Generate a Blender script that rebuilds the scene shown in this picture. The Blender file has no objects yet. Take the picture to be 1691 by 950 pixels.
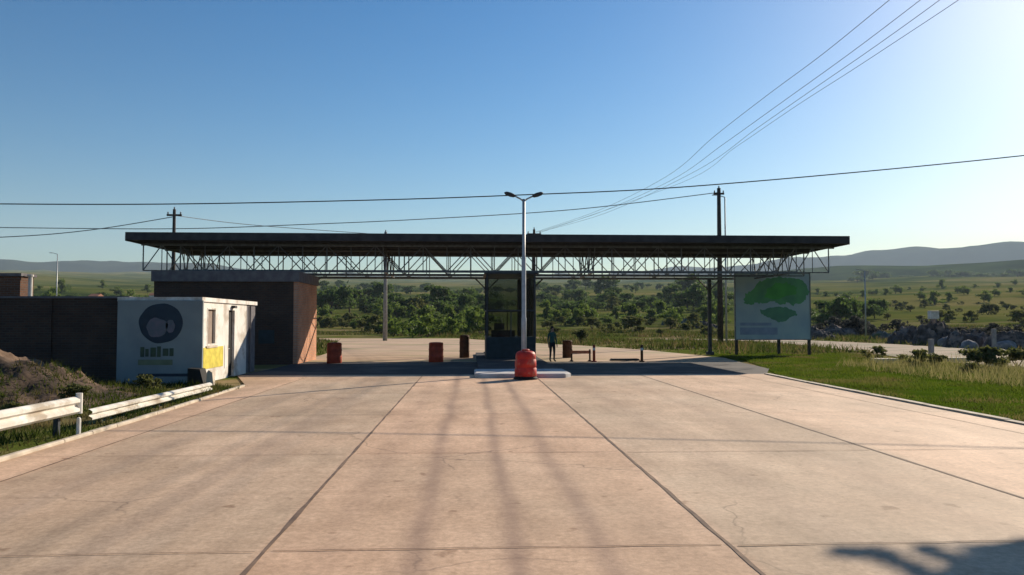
import bpy, bmesh, math, random
from mathutils import Vector, Matrix, noise
R = math.radians
random.seed(7)
C = bpy.context.scene.collection
# ------------------------------------------------------------------ camera
CAM_H, FPX, YAW, PITCH = 2.1, 1302.0, 2.92, 2.42      # metres, focal in photo pixels, degrees to the right, degrees up
cam = bpy.data.cameras.new('camera'); cam_o = bpy.data.objects.new('camera', cam); C.objects.link(cam_o)
cam.sensor_width = 36; cam.lens = FPX / 1691 * 36; cam.clip_start = .1; cam.clip_end = 30000
cam_o.location = (0, 0, CAM_H); cam_o.rotation_euler = (R(90 + PITCH), 0, R(-YAW))
bpy.context.scene.camera = cam_o
# ------------------------------------------------------------------ sky, sun, exposure
SUN_EL, SUN_AZ = 24.0, 42.0                            # azimuth to the right of the road direction
w = bpy.data.worlds.new('World'); bpy.context.scene.world = w; w.use_nodes = True
nt = w.node_tree; bg = nt.nodes['Background']; sky = nt.nodes.new('ShaderNodeTexSky')
sky.sky_type = 'NISHITA'; sky.sun_disc = False; sky.sun_elevation = R(SUN_EL); sky.sun_rotation = R(SUN_AZ)
sky.air_density = 1.15; sky.dust_density = .45; sky.ozone_density = 3.0; sky.altitude = 300
# the sky's own radiance with a little more depth of blue, as the clear dry air of the photo shows
def vm(op, a, b):
    x = nt.nodes.new('ShaderNodeVectorMath'); x.operation = op; nt.links.new(a, x.inputs[0]); x.inputs[1].default_value = b; return x.outputs[0]
gm = nt.nodes.new('ShaderNodeGamma'); gm.inputs[1].default_value = 1.25; nt.links.new(vm('MULTIPLY', sky.outputs[0], (.116, .1125, .110)), gm.inputs[0])
hs = nt.nodes.new('ShaderNodeHueSaturation'); hs.inputs['Saturation'].default_value = 1.38; nt.links.new(gm.outputs[0], hs.inputs['Color'])
nt.links.new(vm('MULTIPLY', hs.outputs[0], (9, 9, 9)), bg.inputs[0]); bg.inputs[1].default_value = .075
sun = bpy.data.lights.new('sun', 'SUN'); sun_o = bpy.data.objects.new('sun', sun); C.objects.link(sun_o)
sun.energy = 5.0; sun.angle = R(.4); sun.color = (1, .86, .68)
SD = Vector((math.sin(R(SUN_AZ)) * math.cos(R(SUN_EL)), math.cos(R(SUN_AZ)) * math.cos(R(SUN_EL)), math.sin(R(SUN_EL))))
sun_o.rotation_euler = SD.to_track_quat('Z', 'Y').to_euler()
vs = bpy.context.scene.view_settings
vs.view_transform = 'Standard'; vs.look = 'None'; vs.gamma = 1; vs.exposure = 0.65

# ------------------------------------------------------------------ measuring help: photo pixel -> ground point
def ray(px, py):
    a, b = (px - 845.5) / FPX, -(py - 475) / FPX
    p, y = R(PITCH), R(YAW)
    fy, fz = math.cos(p) - b * math.sin(p), math.sin(p) + b * math.cos(p)
    return Vector((a * math.cos(y) + fy * math.sin(y), -a * math.sin(y) + fy * math.cos(y), fz))
def G(px, py, z=0):
    d = ray(px, py); t = (z - CAM_H) / d.z
    return Vector((d.x * t, d.y * t, z))
def at(px, py, Y):
    d = ray(px, py); t = Y / d.y
    return Vector((d.x * t, Y, CAM_H + d.z * t))

# ------------------------------------------------------------------ materials
def mat(name, c1, c2=None, scale=4, rough=.8, bump=0, bscale=None, detail=6, metal=0, lo=.35, hi=.65, c3=None, s3=.3, stretch=(1, 1, 1), spec=.3):
    m = bpy.data.materials.new(name); m.use_nodes = True; n = m.node_tree; b = n.nodes['Principled BSDF']
    b.inputs['Roughness'].default_value = rough; b.inputs['Metallic'].default_value = metal
    b.inputs['Specular IOR Level'].default_value = spec
    c2 = c2 or tuple(x * .75 for x in c1)
    g = n.nodes.new('ShaderNodeNewGeometry'); mp = n.nodes.new('ShaderNodeMapping'); mp.inputs['Scale'].default_value = stretch
    n.links.new(g.outputs['Position'], mp.inputs[0])
    t = n.nodes.new('ShaderNodeTexNoise'); t.inputs['Scale'].default_value = scale; t.inputs['Detail'].default_value = detail
    n.links.new(mp.outputs[0], t.inputs['Vector'])
    r = n.nodes.new('ShaderNodeValToRGB'); r.color_ramp.elements[0].position = lo; r.color_ramp.elements[1].position = hi
    r.color_ramp.elements[0].color = (*c2, 1); r.color_ramp.elements[1].color = (*c1, 1)
    n.links.new(t.outputs['Fac'], r.inputs[0]); out = r.outputs[0]
    if c3:
        t3 = n.nodes.new('ShaderNodeTexNoise'); t3.inputs['Scale'].default_value = s3; t3.inputs['Detail'].default_value = 8
        t3.inputs['Roughness'].default_value = .6
        n.links.new(mp.outputs[0], t3.inputs['Vector'])
        r3 = n.nodes.new('ShaderNodeValToRGB'); r3.color_ramp.elements[0].position = .5; r3.color_ramp.elements[1].position = .62
        n.links.new(t3.outputs['Fac'], r3.inputs[0])
        x = n.nodes.new('ShaderNodeMix'); x.data_type = 'RGBA'; x.inputs['B'].default_value = (*c3, 1)
        n.links.new(r3.outputs[0], x.inputs['Factor']); n.links.new(out, x.inputs['A']); out = x.outputs['Result']
    n.links.new(out, b.inputs['Base Color'])
    if bump:
        tb = n.nodes.new('ShaderNodeTexNoise'); tb.inputs['Scale'].default_value = bscale or scale * 4; tb.inputs['Detail'].default_value = 8
        n.links.new(g.outputs['Position'], tb.inputs['Vector'])
        bp = n.nodes.new('ShaderNodeBump'); bp.inputs['Strength'].default_value = .8; bp.inputs['Distance'].default_value = bump
        n.links.new(tb.outputs['Fac'], bp.inputs['Height']); n.links.new(bp.outputs[0], b.inputs['Normal'])
    return m

def math_n(n, op, a, b=None, c=None):
    x = n.nodes.new('ShaderNodeMath'); x.operation = op
    for i, v in enumerate((a, b, c)):
        if v is None: continue
        if isinstance(v, (int, float)): x.inputs[i].default_value = v
        else: n.links.new(v, x.inputs[i])
    return x.outputs[0]

def brick_mat(name, c1, c2, mortar, rough=.9):
    m = bpy.data.materials.new(name); m.use_nodes = True; n = m.node_tree; b = n.nodes['Principled BSDF']
    b.inputs['Roughness'].default_value = rough; b.inputs['Specular IOR Level'].default_value = .15
    g = n.nodes.new('ShaderNodeNewGeometry'); s = n.nodes.new('ShaderNodeSeparateXYZ'); n.links.new(g.outputs['Position'], s.inputs[0])
    cb = n.nodes.new('ShaderNodeCombineXYZ')
    n.links.new(math_n(n, 'ADD', s.outputs[0], s.outputs[1]), cb.inputs[0]); n.links.new(s.outputs[2], cb.inputs[1])
    br = n.nodes.new('ShaderNodeTexBrick'); br.inputs['Scale'].default_value = 1
    br.inputs['Brick Width'].default_value = .25; br.inputs['Row Height'].default_value = .085; br.inputs['Mortar Size'].default_value = .012
    br.inputs['Color1'].default_value = (*c1, 1); br.inputs['Color2'].default_value = (*c2, 1); br.inputs['Mortar'].default_value = (*mortar, 1)
    n.links.new(cb.outputs[0], br.inputs['Vector'])
    t = n.nodes.new('ShaderNodeTexNoise'); t.inputs['Scale'].default_value = 1.1; t.inputs['Detail'].default_value = 7
    n.links.new(g.outputs['Position'], t.inputs['Vector'])
    x = n.nodes.new('ShaderNodeMix'); x.data_type = 'RGBA'; x.blend_type = 'MULTIPLY'; x.inputs['Factor'].default_value = .6
    n.links.new(br.outputs['Color'], x.inputs['A']); n.links.new(t.outputs['Fac'], x.inputs['B'])
    n.links.new(x.outputs['Result'], b.inputs['Base Color'])
    bp = n.nodes.new('ShaderNodeBump'); bp.inputs['Distance'].default_value = .01; bp.invert = True
    n.links.new(br.outputs['Fac'], bp.inputs['Height']); n.links.new(bp.outputs[0], b.inputs['Normal'])
    return m

M = {}
M['roof'] = mat('roof_sheet', (.055, .05, .052), (.03, .028, .03), 2, .6)
M['steel'] = mat('dark_steel', (.05, .055, .06), (.03, .032, .036), 6, .55)
M['steel_pale'] = mat('pale_steel', (.22, .24, .25), (.12, .13, .14), 6, .5)
M['truss'] = mat('truss_steel', (.15, .16, .165), (.09, .095, .10), 6, .5)
M['galv'] = mat('galvanised', (.42, .44, .45), (.32, .34, .35), 5, .45, metal=.3)
M['white'] = mat('white_paint', (.78, .76, .70), (.62, .58, .50), 3, .6, c3=(.42, .36, .28), s3=1.3)
M['wall_white'] = mat('white_render', (.80, .77, .72), (.68, .64, .58), 2, .8, bump=.004, bscale=40, c3=(.48, .42, .35), s3=1.1)
M['kerb'] = mat('kerb_concrete', (.62, .54, .43), (.40, .34, .26), 3, .9, bump=.006, bscale=30)
M['island'] = mat('island_concrete', (.58, .57, .55), (.42, .40, .38), 1.5, .9, bump=.004, bscale=30)
M['brick'] = brick_mat('brick_brown', (.24, .115, .07), (.16, .08, .055), (.2, .17, .14))
M['brick_lit'] = brick_mat('brick_sunlit', (.85, .40, .22), (.70, .31, .18), (.62, .48, .37))  # gatehouse brick brightened, sunlight painted into the end wall's colour
M['wall_shade'] = brick_mat('brick_shaded', (.12, .07, .05), (.085, .055, .045), (.10, .085, .075))  # brick darkened, shade painted into walls turned from the sun
M['beam'] = mat('beam_concrete', (.17, .16, .165), (.12, .11, .12), 3, .9)
M['panel'] = mat('sign_panel', (.25, .29, .29), (.20, .23, .24), 1.2, .5)
M['panel_dark'] = mat('sign_navy', (.015, .035, .06), (.01, .025, .045), 3, .5)
M['face'] = mat('sign_lilac', (.15, .13, .165), (.09, .12, .14), 6, .5)
M['sign_green'] = mat('sign_olive', (.05, .085, .045), (.035, .06, .04), 3, .5)
M['sign_pale'] = mat('sign_pale_green', (.17, .20, .12), None, 3, .5)
M['billboard'] = mat('billboard_blue', (.40, .50, .50), (.30, .40, .46), .9, .5)
M['bill_violet'] = mat('billboard_violet', (.27, .33, .44), (.21, .26, .36), 2, .5)
M['bill_green'] = mat('billboard_green', (.11, .34, .14), (.08, .25, .13), 1.6, .5)
M['bill_green2'] = mat('billboard_teal', (.10, .28, .16), (.08, .21, .14), 1.6, .5)
M['yellow'] = mat('yellow_poster', (.72, .60, .08), (.50, .42, .05), 4, .6)
M['beige'] = mat('beige_shutter', (.30, .23, .18), (.24, .18, .14), 4, .7)
M['black'] = mat('black_dull', (.012, .012, .013), (.008, .008, .008), 4, .8)
M['red'] = mat('red_plastic', (.62, .035, .02), (.40, .02, .015), 5, .55, c3=(.48, .12, .08), s3=3)
M['red_brown'] = mat('faded_red_plastic', (.42, .055, .022), (.26, .035, .015), 4, .6)
M['brown'] = mat('rust_brown', (.12, .05, .02), (.07, .03, .012), 6, .8)
M['orange'] = mat('orange_paint', (.62, .20, .09), (.45, .14, .06), 5, .6)
M['teal'] = mat('teal_paint', (.018, .035, .045), (.012, .025, .03), 4, .6)
M['pole'] = mat('pole_concrete', (.34, .33, .31), (.24, .23, .22), 4, .9)
M['wood'] = mat('pole_timber', (.07, .055, .045), (.04, .03, .025), 6, .9)
M['wire'] = mat('wire_dark', (.035, .04, .045), None, 4, .6)
M['wire2'] = mat('wire_aluminium', (.20, .22, .25), None, 4, .5)
M['shade_asphalt'] = mat('shade_asphalt', (.042, .040, .043), (.028, .028, .031), 1.2, .9, bump=.006, bscale=40, c3=(.085, .075, .07), s3=.35)  # near-black paving colour that carries the canopy's shade
M['tar'] = mat('joint_tar', (.24, .16, .11), (.12, .08, .06), 3, .9)
M['leaf_dark'] = mat('leaf_dark', (.10, .155, .035), (.05, .085, .02), .8, .7)
M['leaf_mid'] = mat('leaf_mid', (.16, .22, .04), (.085, .13, .025), .8, .7)
M['leaf_olive'] = mat('leaf_olive', (.15, .16, .045), (.075, .085, .025), .8, .7)
M['leaf_grey'] = mat('leaf_grey', (.055, .058, .052), (.022, .024, .022), .8, .8)
M['bark'] = mat('bark', (.12, .085, .06), (.06, .045, .03), 8, .9)
M['grass'] = mat('grass_blades', (.115, .15, .018), (.07, .11, .012), .35, .9, c3=(.17, .145, .05), s3=.28, spec=0)
M['grass_dry'] = mat('weeds', (.075, .095, .018), (.035, .055, .012), .6, .9, c3=(.16, .12, .055), s3=.5, spec=0)
M['soil'] = mat('soil', (.095, .062, .040), (.038, .026, .018), 1.6, .95, bump=.05, bscale=6, c3=(.17, .11, .07), s3=.35)
M['dirt_road'] = mat('dirt_road', (.60, .42, .28), (.38, .26, .17), .5, .95, bump=.01, bscale=6, c3=(.34, .28, .15), s3=.14, stretch=(.5, 1.6, 1))
M['rock'] = mat('rock_grey', (.30, .28, .27), (.14, .13, .13), 2, .9, bump=.02)
M['skin'] = mat('skin', (.42, .25, .17), (.26, .14, .09), 10, .6)
M['hair'] = mat('hair', (.015, .012, .01), None, 20, .7)
M['trousers'] = mat('trousers', (.015, .016, .02), (.01, .01, .013), 9, .9)
M['jacket'] = mat('jacket', (.03, .10, .085), (.02, .06, .055), 9, .9)
M['tile'] = mat('roof_tile', (.30, .12, .07), (.2, .09, .05), 4, .9)
M['pane'] = mat('window_pane', (.03, .035, .04), None, 4, .15, spec=.6)

def leafy(m):                                       # leaves let some light through
    n = m.node_tree; b = n.nodes['Principled BSDF']; o = n.nodes['Material Output']
    t = n.nodes.new('ShaderNodeBsdfTranslucent'); x = n.nodes.new('ShaderNodeMixShader'); x.inputs[0].default_value = .5
    src = b.inputs['Base Color'].links[0].from_socket
    n.links.new(src, t.inputs[0]); n.links.new(b.outputs[0], x.inputs[1]); n.links.new(t.outputs[0], x.inputs[2]); n.links.new(x.outputs[0], o.inputs[0])
for k in ('leaf_dark', 'leaf_mid', 'leaf_olive', 'leaf_grey', 'grass', 'grass_dry'): leafy(M[k])

def glass_mat():
    m = bpy.data.materials.new('tinted_glass'); m.use_nodes = True; n = m.node_tree; b = n.nodes['Principled BSDF']; o = n.nodes['Material Output']
    b.inputs['Base Color'].default_value = (.02, .024, .026, 1); b.inputs['Roughness'].default_value = .08
    t = n.nodes.new('ShaderNodeBsdfTransparent'); t.inputs[0].default_value = (.80, .83, .82, 1)
    x = n.nodes.new('ShaderNodeMixShader'); x.inputs[0].default_value = .16
    n.links.new(t.outputs[0], x.inputs[1]); n.links.new(b.outputs[0], x.inputs[2]); n.links.new(x.outputs[0], o.inputs[0]); return m
M['glass'] = glass_mat()

def concrete_mat():
    m = bpy.data.materials.new('pad_concrete'); m.use_nodes = True; n = m.node_tree; b = n.nodes['Principled BSDF']; L = n.links.new
    b.inputs['Roughness'].default_value = .82; b.inputs['Specular IOR Level'].default_value = .25
    g = n.nodes.new('ShaderNodeNewGeometry'); s = n.nodes.new('ShaderNodeSeparateXYZ'); L(g.outputs['Position'], s.inputs[0])
    X, Y = s.outputs[0], s.outputs[1]
    def noi(scale, st=(1, 1, 1), det=8, ro=.6):
        mp = n.nodes.new('ShaderNodeMapping'); mp.inputs['Scale'].default_value = st; L(g.outputs['Position'], mp.inputs[0])
        t = n.nodes.new('ShaderNodeTexNoise'); t.inputs['Scale'].default_value = scale; t.inputs['Detail'].default_value = det; t.inputs['Roughness'].default_value = ro
        L(mp.outputs[0], t.inputs['Vector']); return t.outputs['Fac']
    def ramp(f, a, b_, ca, cb):
        r = n.nodes.new('ShaderNodeValToRGB'); r.color_ramp.elements[0].position = a; r.color_ramp.elements[1].position = b_
        r.color_ramp.elements[0].color = (*ca, 1); r.color_ramp.elements[1].color = (*cb, 1); L(f, r.inputs[0]); return r.outputs[0]
    def mix(f, a, b_, mode='MIX'):
        x = n.nodes.new('ShaderNodeMix'); x.data_type = 'RGBA'; x.blend_type = mode
        if isinstance(f, float): x.inputs['Factor'].default_value = f
        else: L(f, x.inputs['Factor'])
        for k, v in (('A', a), ('B', b_)):
            if isinstance(v, tuple): x.inputs[k].default_value = (*v, 1)
            else: L(v, x.inputs[k])
        return x.outputs['Result']
    pink, grey = (.80, .55, .375), (.60, .47, .335)
    # slab by slab tone: cast bays differ
    cb = n.nodes.new('ShaderNodeCombineXYZ')
    L(math_n(n, 'FLOOR', math_n(n, 'DIVIDE', math_n(n, 'ADD', X, 1.87), 4.22)), cb.inputs[0])
    L(math_n(n, 'FLOOR', math_n(n, 'DIVIDE', math_n(n, 'SUBTRACT', Y, 7.3), 5.2)), cb.inputs[1])
    wn = n.nodes.new('ShaderNodeTexWhiteNoise'); wn.noise_dimensions = '2D'; L(cb.outputs[0], wn.inputs['Vector'])
    # the greyer cast lanes either side of the middle one
    dist = math_n(n, 'ABSOLUTE', math_n(n, 'SUBTRACT', X, .27))
    mr = n.nodes.new('ShaderNodeMapRange'); mr.inputs['From Min'].default_value = 2.1; mr.inputs['From Max'].default_value = 2.25; L(dist, mr.inputs['Value'])
    mr2 = n.nodes.new('ShaderNodeMapRange'); mr2.inputs['From Min'].default_value = 6.2; mr2.inputs['From Max'].default_value = 6.5; mr2.inputs['To Min'].default_value = 1; mr2.inputs['To Max'].default_value = 0; L(dist, mr2.inputs['Value'])
    lane = math_n(n, 'MULTIPLY', mr.outputs[0], mr2.outputs[0])
    f = math_n(n, 'ADD', math_n(n, 'MULTIPLY', lane, .55), math_n(n, 'MULTIPLY', wn.outputs['Value'], .25))
    big = noi(.16, (1, 1, 1), 5)
    f = math_n(n, 'ADD', f, math_n(n, 'MULTIPLY', math_n(n, 'SUBTRACT', big, .5), 1.6))
    f = n.nodes.new('ShaderNodeClamp').inputs[0] and f
    c = mix(math_n(n, 'MINIMUM', math_n(n, 'MAXIMUM', f, 0), 1), pink, grey)
    c = mix(.6, c, ramp(noi(1.3, (1, .35, 1), 9, .7), .3, .7, (.50, .47, .44), (1.15, 1.15, 1.15)), 'MULTIPLY')
    c = mix(.55, c, ramp(noi(.42, (1, .6, 1), 9, .62), .40, .62, (.70, .66, .62), (1.05, 1.05, 1.05)), 'MULTIPLY')
    c = mix(.7, c, ramp(noi(2.7, (1, 1, 1), 4, .5), .27, .34, (.45, .38, .33), (1, 1, 1)), 'MULTIPLY')
    c = mix(.75, c, ramp(noi(14, (1, 1, 1), 8, .75), .35, .65, (.7, .68, .66), (1.15, 1.15, 1.15)), 'MULTIPLY')
    # brushed transverse streaks
    c = mix(.22, c, ramp(noi(1.1, (.15, 4, 1), 9, .7), .38, .6, (.72, .68, .64), (1.06, 1.06, 1.06)), 'MULTIPLY')
    # fine cracks, only here and there
    mp = n.nodes.new('ShaderNodeVectorMath'); mp.operation = 'ADD'; L(g.outputs['Position'], mp.inputs[0])
    tn = n.nodes.new('ShaderNodeTexNoise'); tn.inputs['Scale'].default_value = .9; tn.inputs['Detail'].default_value = 6; L(g.outputs['Position'], tn.inputs['Vector']); L(tn.outputs['Color'], mp.inputs[1])
    vo = n.nodes.new('ShaderNodeTexVoronoi'); vo.feature = 'DISTANCE_TO_EDGE'; vo.inputs['Scale'].default_value = .24; L(mp.outputs[0], vo.inputs['Vector'])
    ck = ramp(vo.outputs['Distance'], .0015, .0045, (1, 1, 1), (0, 0, 0)); mk = ramp(noi(.13, (1, 1, 1), 3), .5, .56, (0, 0, 0), (1, 1, 1))
    c = mix(math_n(n, 'MULTIPLY', math_n(n, 'MULTIPLY', ck, mk), .7), c, (.13, .09, .065))
    # washed-in soil along both edges
    ed = ramp(math_n(n, 'ADD', math_n(n, 'DIVIDE', math_n(n, 'ABSOLUTE', math_n(n, 'SUBTRACT', X, 2.1)), 10), math_n(n, 'MULTIPLY', math_n(n, 'SUBTRACT', noi(.8, (1, .5, 1), 8, .7), .5), .25)), .85, .97, (0, 0, 0), (.7, .7, .7))
    c = mix(ed, c, (.33, .23, .15))
    # tyre rubber along the middle lane
    wob = math_n(n, 'MULTIPLY', math_n(n, 'SUBTRACT', noi(.12, (1, 1, 1), 2), .5), .5)
    acc = None
    for x0, wd, st in ((-.50, .14, .65), (.42, .12, .7), (1.22, .14, .65), (-1.3, .2, .2), (3.6, .25, .2), (5.3, .25, .18), (-3.4, .25, .2), (-5.2, .25, .18)):
        d = math_n(n, 'DIVIDE', math_n(n, 'SUBTRACT', math_n(n, 'ADD', X, wob), x0), wd)
        e = math_n(n, 'MULTIPLY', math_n(n, 'EXPONENT', math_n(n, 'MULTIPLY', math_n(n, 'MULTIPLY', d, d), -1)), st)
        acc = e if acc is None else math_n(n, 'ADD', acc, e)
    acc = math_n(n, 'MULTIPLY', acc, math_n(n, 'MULTIPLY', noi(.6, (1, .4, 1), 6), 1.5))
    c = mix(math_n(n, 'MINIMUM', acc, .8), c, (.21, .13, .10))
    L(c, b.inputs['Base Color'])
    bp = n.nodes.new('ShaderNodeBump'); bp.inputs['Distance'].default_value = .006; bp.inputs['Strength'].default_value = .6
    L(noi(22, (1, 1, 1), 8, .7), bp.inputs['Height']); L(bp.outputs[0], b.inputs['Normal'])
    return m
M['pad'] = concrete_mat()

def ground_mat():
    m = bpy.data.materials.new('field_ground'); m.use_nodes = True; n = m.node_tree; b = n.nodes['Principled BSDF']; L = n.links.new
    b.inputs['Roughness'].default_value = 1; b.inputs['Specular IOR Level'].default_value = 0
    g = n.nodes.new('ShaderNodeNewGeometry')
    def noi(scale, st=(1, 1, 1), det=8, ro=.6, w_=0):
        mp = n.nodes.new('ShaderNodeMapping'); mp.inputs['Scale'].default_value = st; mp.inputs['Location'].default_value = (w_, w_, 0); L(g.outputs['Position'], mp.inputs[0])
        t = n.nodes.new('ShaderNodeTexNoise'); t.inputs['Scale'].default_value = scale; t.inputs['Detail'].default_value = det; t.inputs['Roughness'].default_value = ro
        L(mp.outputs[0], t.inputs['Vector']); return t.outputs['Fac']
    def ramp(f, stops):
        r = n.nodes.new('ShaderNodeValToRGB'); e = r.color_ramp.elements
        while len(e) < len(stops): e.new(.5)
        for i, (p, c) in enumerate(stops): e[i].position = p; e[i].color = (*c, 1)
        L(f, r.inputs[0]); return r.outputs[0]
    def mix(f, a, b_, mode='MIX'):
        x = n.nodes.new('ShaderNodeMix'); x.data_type = 'RGBA'; x.blend_type = mode
        if isinstance(f, float): x.inputs['Factor'].default_value = f
        else: L(f, x.inputs['Factor'])
        for k, v in (('A', a), ('B', b_)): L(v, x.inputs[k])
        return x.outputs['Result']
    near = ramp(noi(.09, (1, 1.6, 1), 9, .62), [(.34, (.07, .10, .018)), (.45, (.115, .14, .028)), (.53, (.20, .17, .075)), (.62, (.36, .26, .16))])
    far = ramp(noi(.0055, (1, 1.8, 1), 9, .62, 40), [(.36, (.030, .050, .013)), (.44, (.070, .095, .022)), (.52, (.125, .135, .032)), (.62, (.21, .18, .065))])
    sx = n.nodes.new('ShaderNodeSeparateXYZ'); L(g.outputs['Position'], sx.inputs[0])
    mr = n.nodes.new('ShaderNodeMapRange'); mr.inputs['From Min'].default_value = 90; mr.inputs['From Max'].default_value = 190; L(sx.outputs[1], mr.inputs['Value'])
    c = mix(mr.outputs[0], near, far)
    c = mix(.6, c, ramp(noi(1.1, (1, 1, 1), 8, .7), [(.3, (.6, .6, .6)), (.7, (1.15, 1.15, 1.15))]), 'MULTIPLY')
    L(c, b.inputs['Base Color'])
    bp = n.nodes.new('ShaderNodeBump'); bp.inputs['Distance'].default_value = .04; L(noi(3, (1, 1, 1), 8, .7), bp.inputs['Height']); L(bp.outputs[0], b.inputs['Normal'])
    return m
M['ground'] = ground_mat()
M['hill'] = mat('hill_scrub', (.055, .090, .025), (.018, .036, .010), .012, 1, detail=10, spec=0)
M['hill_far'] = mat('hill_far', (.05, .065, .045), (.02, .030, .024), .005, 1, detail=10, spec=0)

# ------------------------------------------------------------------ mesh builder
class MB:
    def __init__(s): s.v = []; s.f = []
    def quad(s, *p):
        i = len(s.v); s.v += [tuple(q) for q in p]; s.f.append(tuple(range(i, i + len(p)))); return s
    def box(s, x0, x1, y0, y1, z0, z1, bev=0):
        if bev:
            bm = bmesh.new(); bmesh.ops.create_cube(bm, size=1)
            for v in bm.verts: v.co = Vector(((x0 + x1) / 2 + v.co.x * (x1 - x0), (y0 + y1) / 2 + v.co.y * (y1 - y0), (z0 + z1) / 2 + v.co.z * (z1 - z0)))
            bmesh.ops.bevel(bm, geom=bm.edges[:] + bm.verts[:], offset=bev, segments=2, affect='EDGES', profile=.6)
            i = len(s.v); bm.verts.index_update(); s.v += [tuple(v.co) for v in bm.verts]; s.f += [tuple(i + v.index for v in f.verts) for f in bm.faces]; bm.free(); return s
        i = len(s.v)
        s.v += [(x, y, z) for z in (z0, z1) for x, y in ((x0, y0), (x1, y0), (x1, y1), (x0, y1))]
        s.f += [tuple(i + k for k in q) for q in ((3, 2, 1, 0), (4, 5, 6, 7), (0, 1, 5, 4), (1, 2, 6, 5), (2, 3, 7, 6), (3, 0, 4, 7))]; return s
    def tube(s, pts, r, n=8, cap=True):
        pts = [Vector(p) for p in pts]; rs = r if isinstance(r, (list, tuple)) else [r] * len(pts); i0 = len(s.v)
        for k, p in enumerate(pts):
            d = (pts[min(k + 1, len(pts) - 1)] - pts[max(k - 1, 0)]).normalized()
            u = d.cross(Vector((0, 0, 1)) if abs(d.z) < .9 else Vector((1, 0, 0))).normalized(); v = d.cross(u)
            for j in range(n):
                a = 2 * math.pi * j / n; s.v.append(tuple(p + (u * math.cos(a) + v * math.sin(a)) * rs[k]))
        for k in range(len(pts) - 1):
            for j in range(n):
                a = i0 + k * n + j; b = i0 + k * n + (j + 1) % n; s.f.append((a, b, b + n, a + n))
        if cap: s.f.append(tuple(i0 + j for j in range(n))[::-1]); s.f.append(tuple(i0 + (len(pts) - 1) * n + j for j in range(n)))
        return s
    def bar(s, a, b, t):
        return s.tube([a, b], t / 2 * 1.2, 4)
    def lathe(s, prof, x=0, y=0, n=24, sx=1, sy=1):
        i0 = len(s.v)
        for r, z in prof:
            for j in range(n):
                a = 2 * math.pi * j / n; s.v.append((x + r * math.cos(a) * sx, y + r * math.sin(a) * sy, z))
        for k in range(len(prof) - 1):
            for j in range(n):
                a = i0 + k * n + j; b = i0 + k * n + (j + 1) % n; s.f.append((a, b, b + n, a + n))
        s.f.append(tuple(i0 + j for j in range(n))[::-1]); s.f.append(tuple(i0 + (len(prof) - 1) * n + j for j in range(n))); return s
    def prism(s, pts, y0, y1):                         # outline in x,z pushed from y0 to y1
        i = len(s.v); k = len(pts)
        s.v += [(x, y0, z) for x, z in pts] + [(x, y1, z) for x, z in pts]
        s.f.append(tuple(range(i, i + k))); s.f.append(tuple(range(i + k, i + 2 * k))[::-1])
        for j in range(k): a, b = i + j, i + (j + 1) % k; s.f.append((a, b, b + k, a + k))
        return s
    def build(s, name, m, parent=None, smooth=False, origin=None):
        me = bpy.data.meshes.new(name); o0 = Vector(origin) if origin else Vector()
        me.from_pydata([tuple(Vector(v) - o0) for v in s.v], [], s.f); me.validate()
        bm = bmesh.new(); bm.from_mesh(me); 
        if len(s.f) < 20000: bmesh.ops.recalc_face_normals(bm, faces=bm.faces)
        bm.to_mesh(me); bm.free()
        me.materials.append(M[m] if isinstance(m, str) else m)
        if smooth: me.shade_smooth()
        o = bpy.data.objects.new(name, me); C.objects.link(o); o.location = o0
        if parent:
            o.parent = parent; o.location = o0 - (parent_world(parent) if origin else parent_world(parent)) if origin else -parent_world(parent)
        return o
def parent_world(p):
    v = Vector(p.location); q = p.parent
    while q: v += Vector(q.location); q = q.parent
    return v
def tag(o, label=None, cat=None, group=None, kind=None):
    if label: o['label'] = label
    if cat: o['category'] = cat
    if group: o['group'] = group
    if kind: o['kind'] = kind
    return o
def thing(name, loc, label, cat, group=None):
    o = bpy.data.objects.new(name, None); C.objects.link(o); o.location = loc; o.empty_display_size = .3
    return tag(o, label, cat, group)
def copy_tree(o, parent=None):
    c = o.copy(); C.objects.link(c); c.parent = parent
    for ch in list(o.children): copy_tree(ch, c)
    return c
def part(mb, name, m, root, smooth=False): return mb.build(name, m, root, smooth)

# ------------------------------------------------------------------ terrain
YS = [(60, 575), (90, 560), (130, 548), (200, 528), (320, 509), (550, 488), (900, 477), (1500, 469), (2500, 463), (4500, 459), (9000, 457)]
def terr(x, y):
    r = math.hypot(x, y)
    if y < 20 and r < 400: r *= .5
    if r <= 90: return 0.0
    lr = math.log(r)
    for (a, ya), (b, yb) in zip(YS, YS[1:]):
        if r <= b or b == 9000:
            t = min(1, (lr - math.log(a)) / (math.log(b) - math.log(a))); yy = ya + (yb - ya) * t; break
    z = 2.1 + (530 - yy) / FPX * r
    z = max(z, 0) if r > 95 else z
    und = noise.noise(Vector((x / 160, y / 160, 0))) * min(1, (r - 90) / 300) * r * .006
    und += noise.noise(Vector((x / 40, y / 40, 5))) * min(1, (r - 90) / 80) * .5
    return max(z + und, 0)
mb = MB(); NA = 220
rs = [3, 12, 25, 45, 70, 90, 100, 110, 120, 135, 150] + [150 * 1.05 ** k for k in range(1, 86)]
mb.v.append((0, 0, -.03))
for r in rs:
    for j in range(NA):
        a = 2 * math.pi * j / NA; x, y = r * math.sin(a), r * math.cos(a); mb.v.append((x, y, terr(x, y) - .03))
for j in range(NA): mb.f.append((0, 1 + (j + 1) % NA, 1 + j))
for k in range(len(rs) - 1):
    for j in range(NA):
        a = 1 + k * NA + j; b = 1 + k * NA + (j + 1) % NA; mb.f.append((a, b, b + NA, a + NA))
tag(mb.build('ground', 'ground', smooth=True), 'grass and scrub fields falling away behind the gate', None, None, 'structure')

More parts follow.
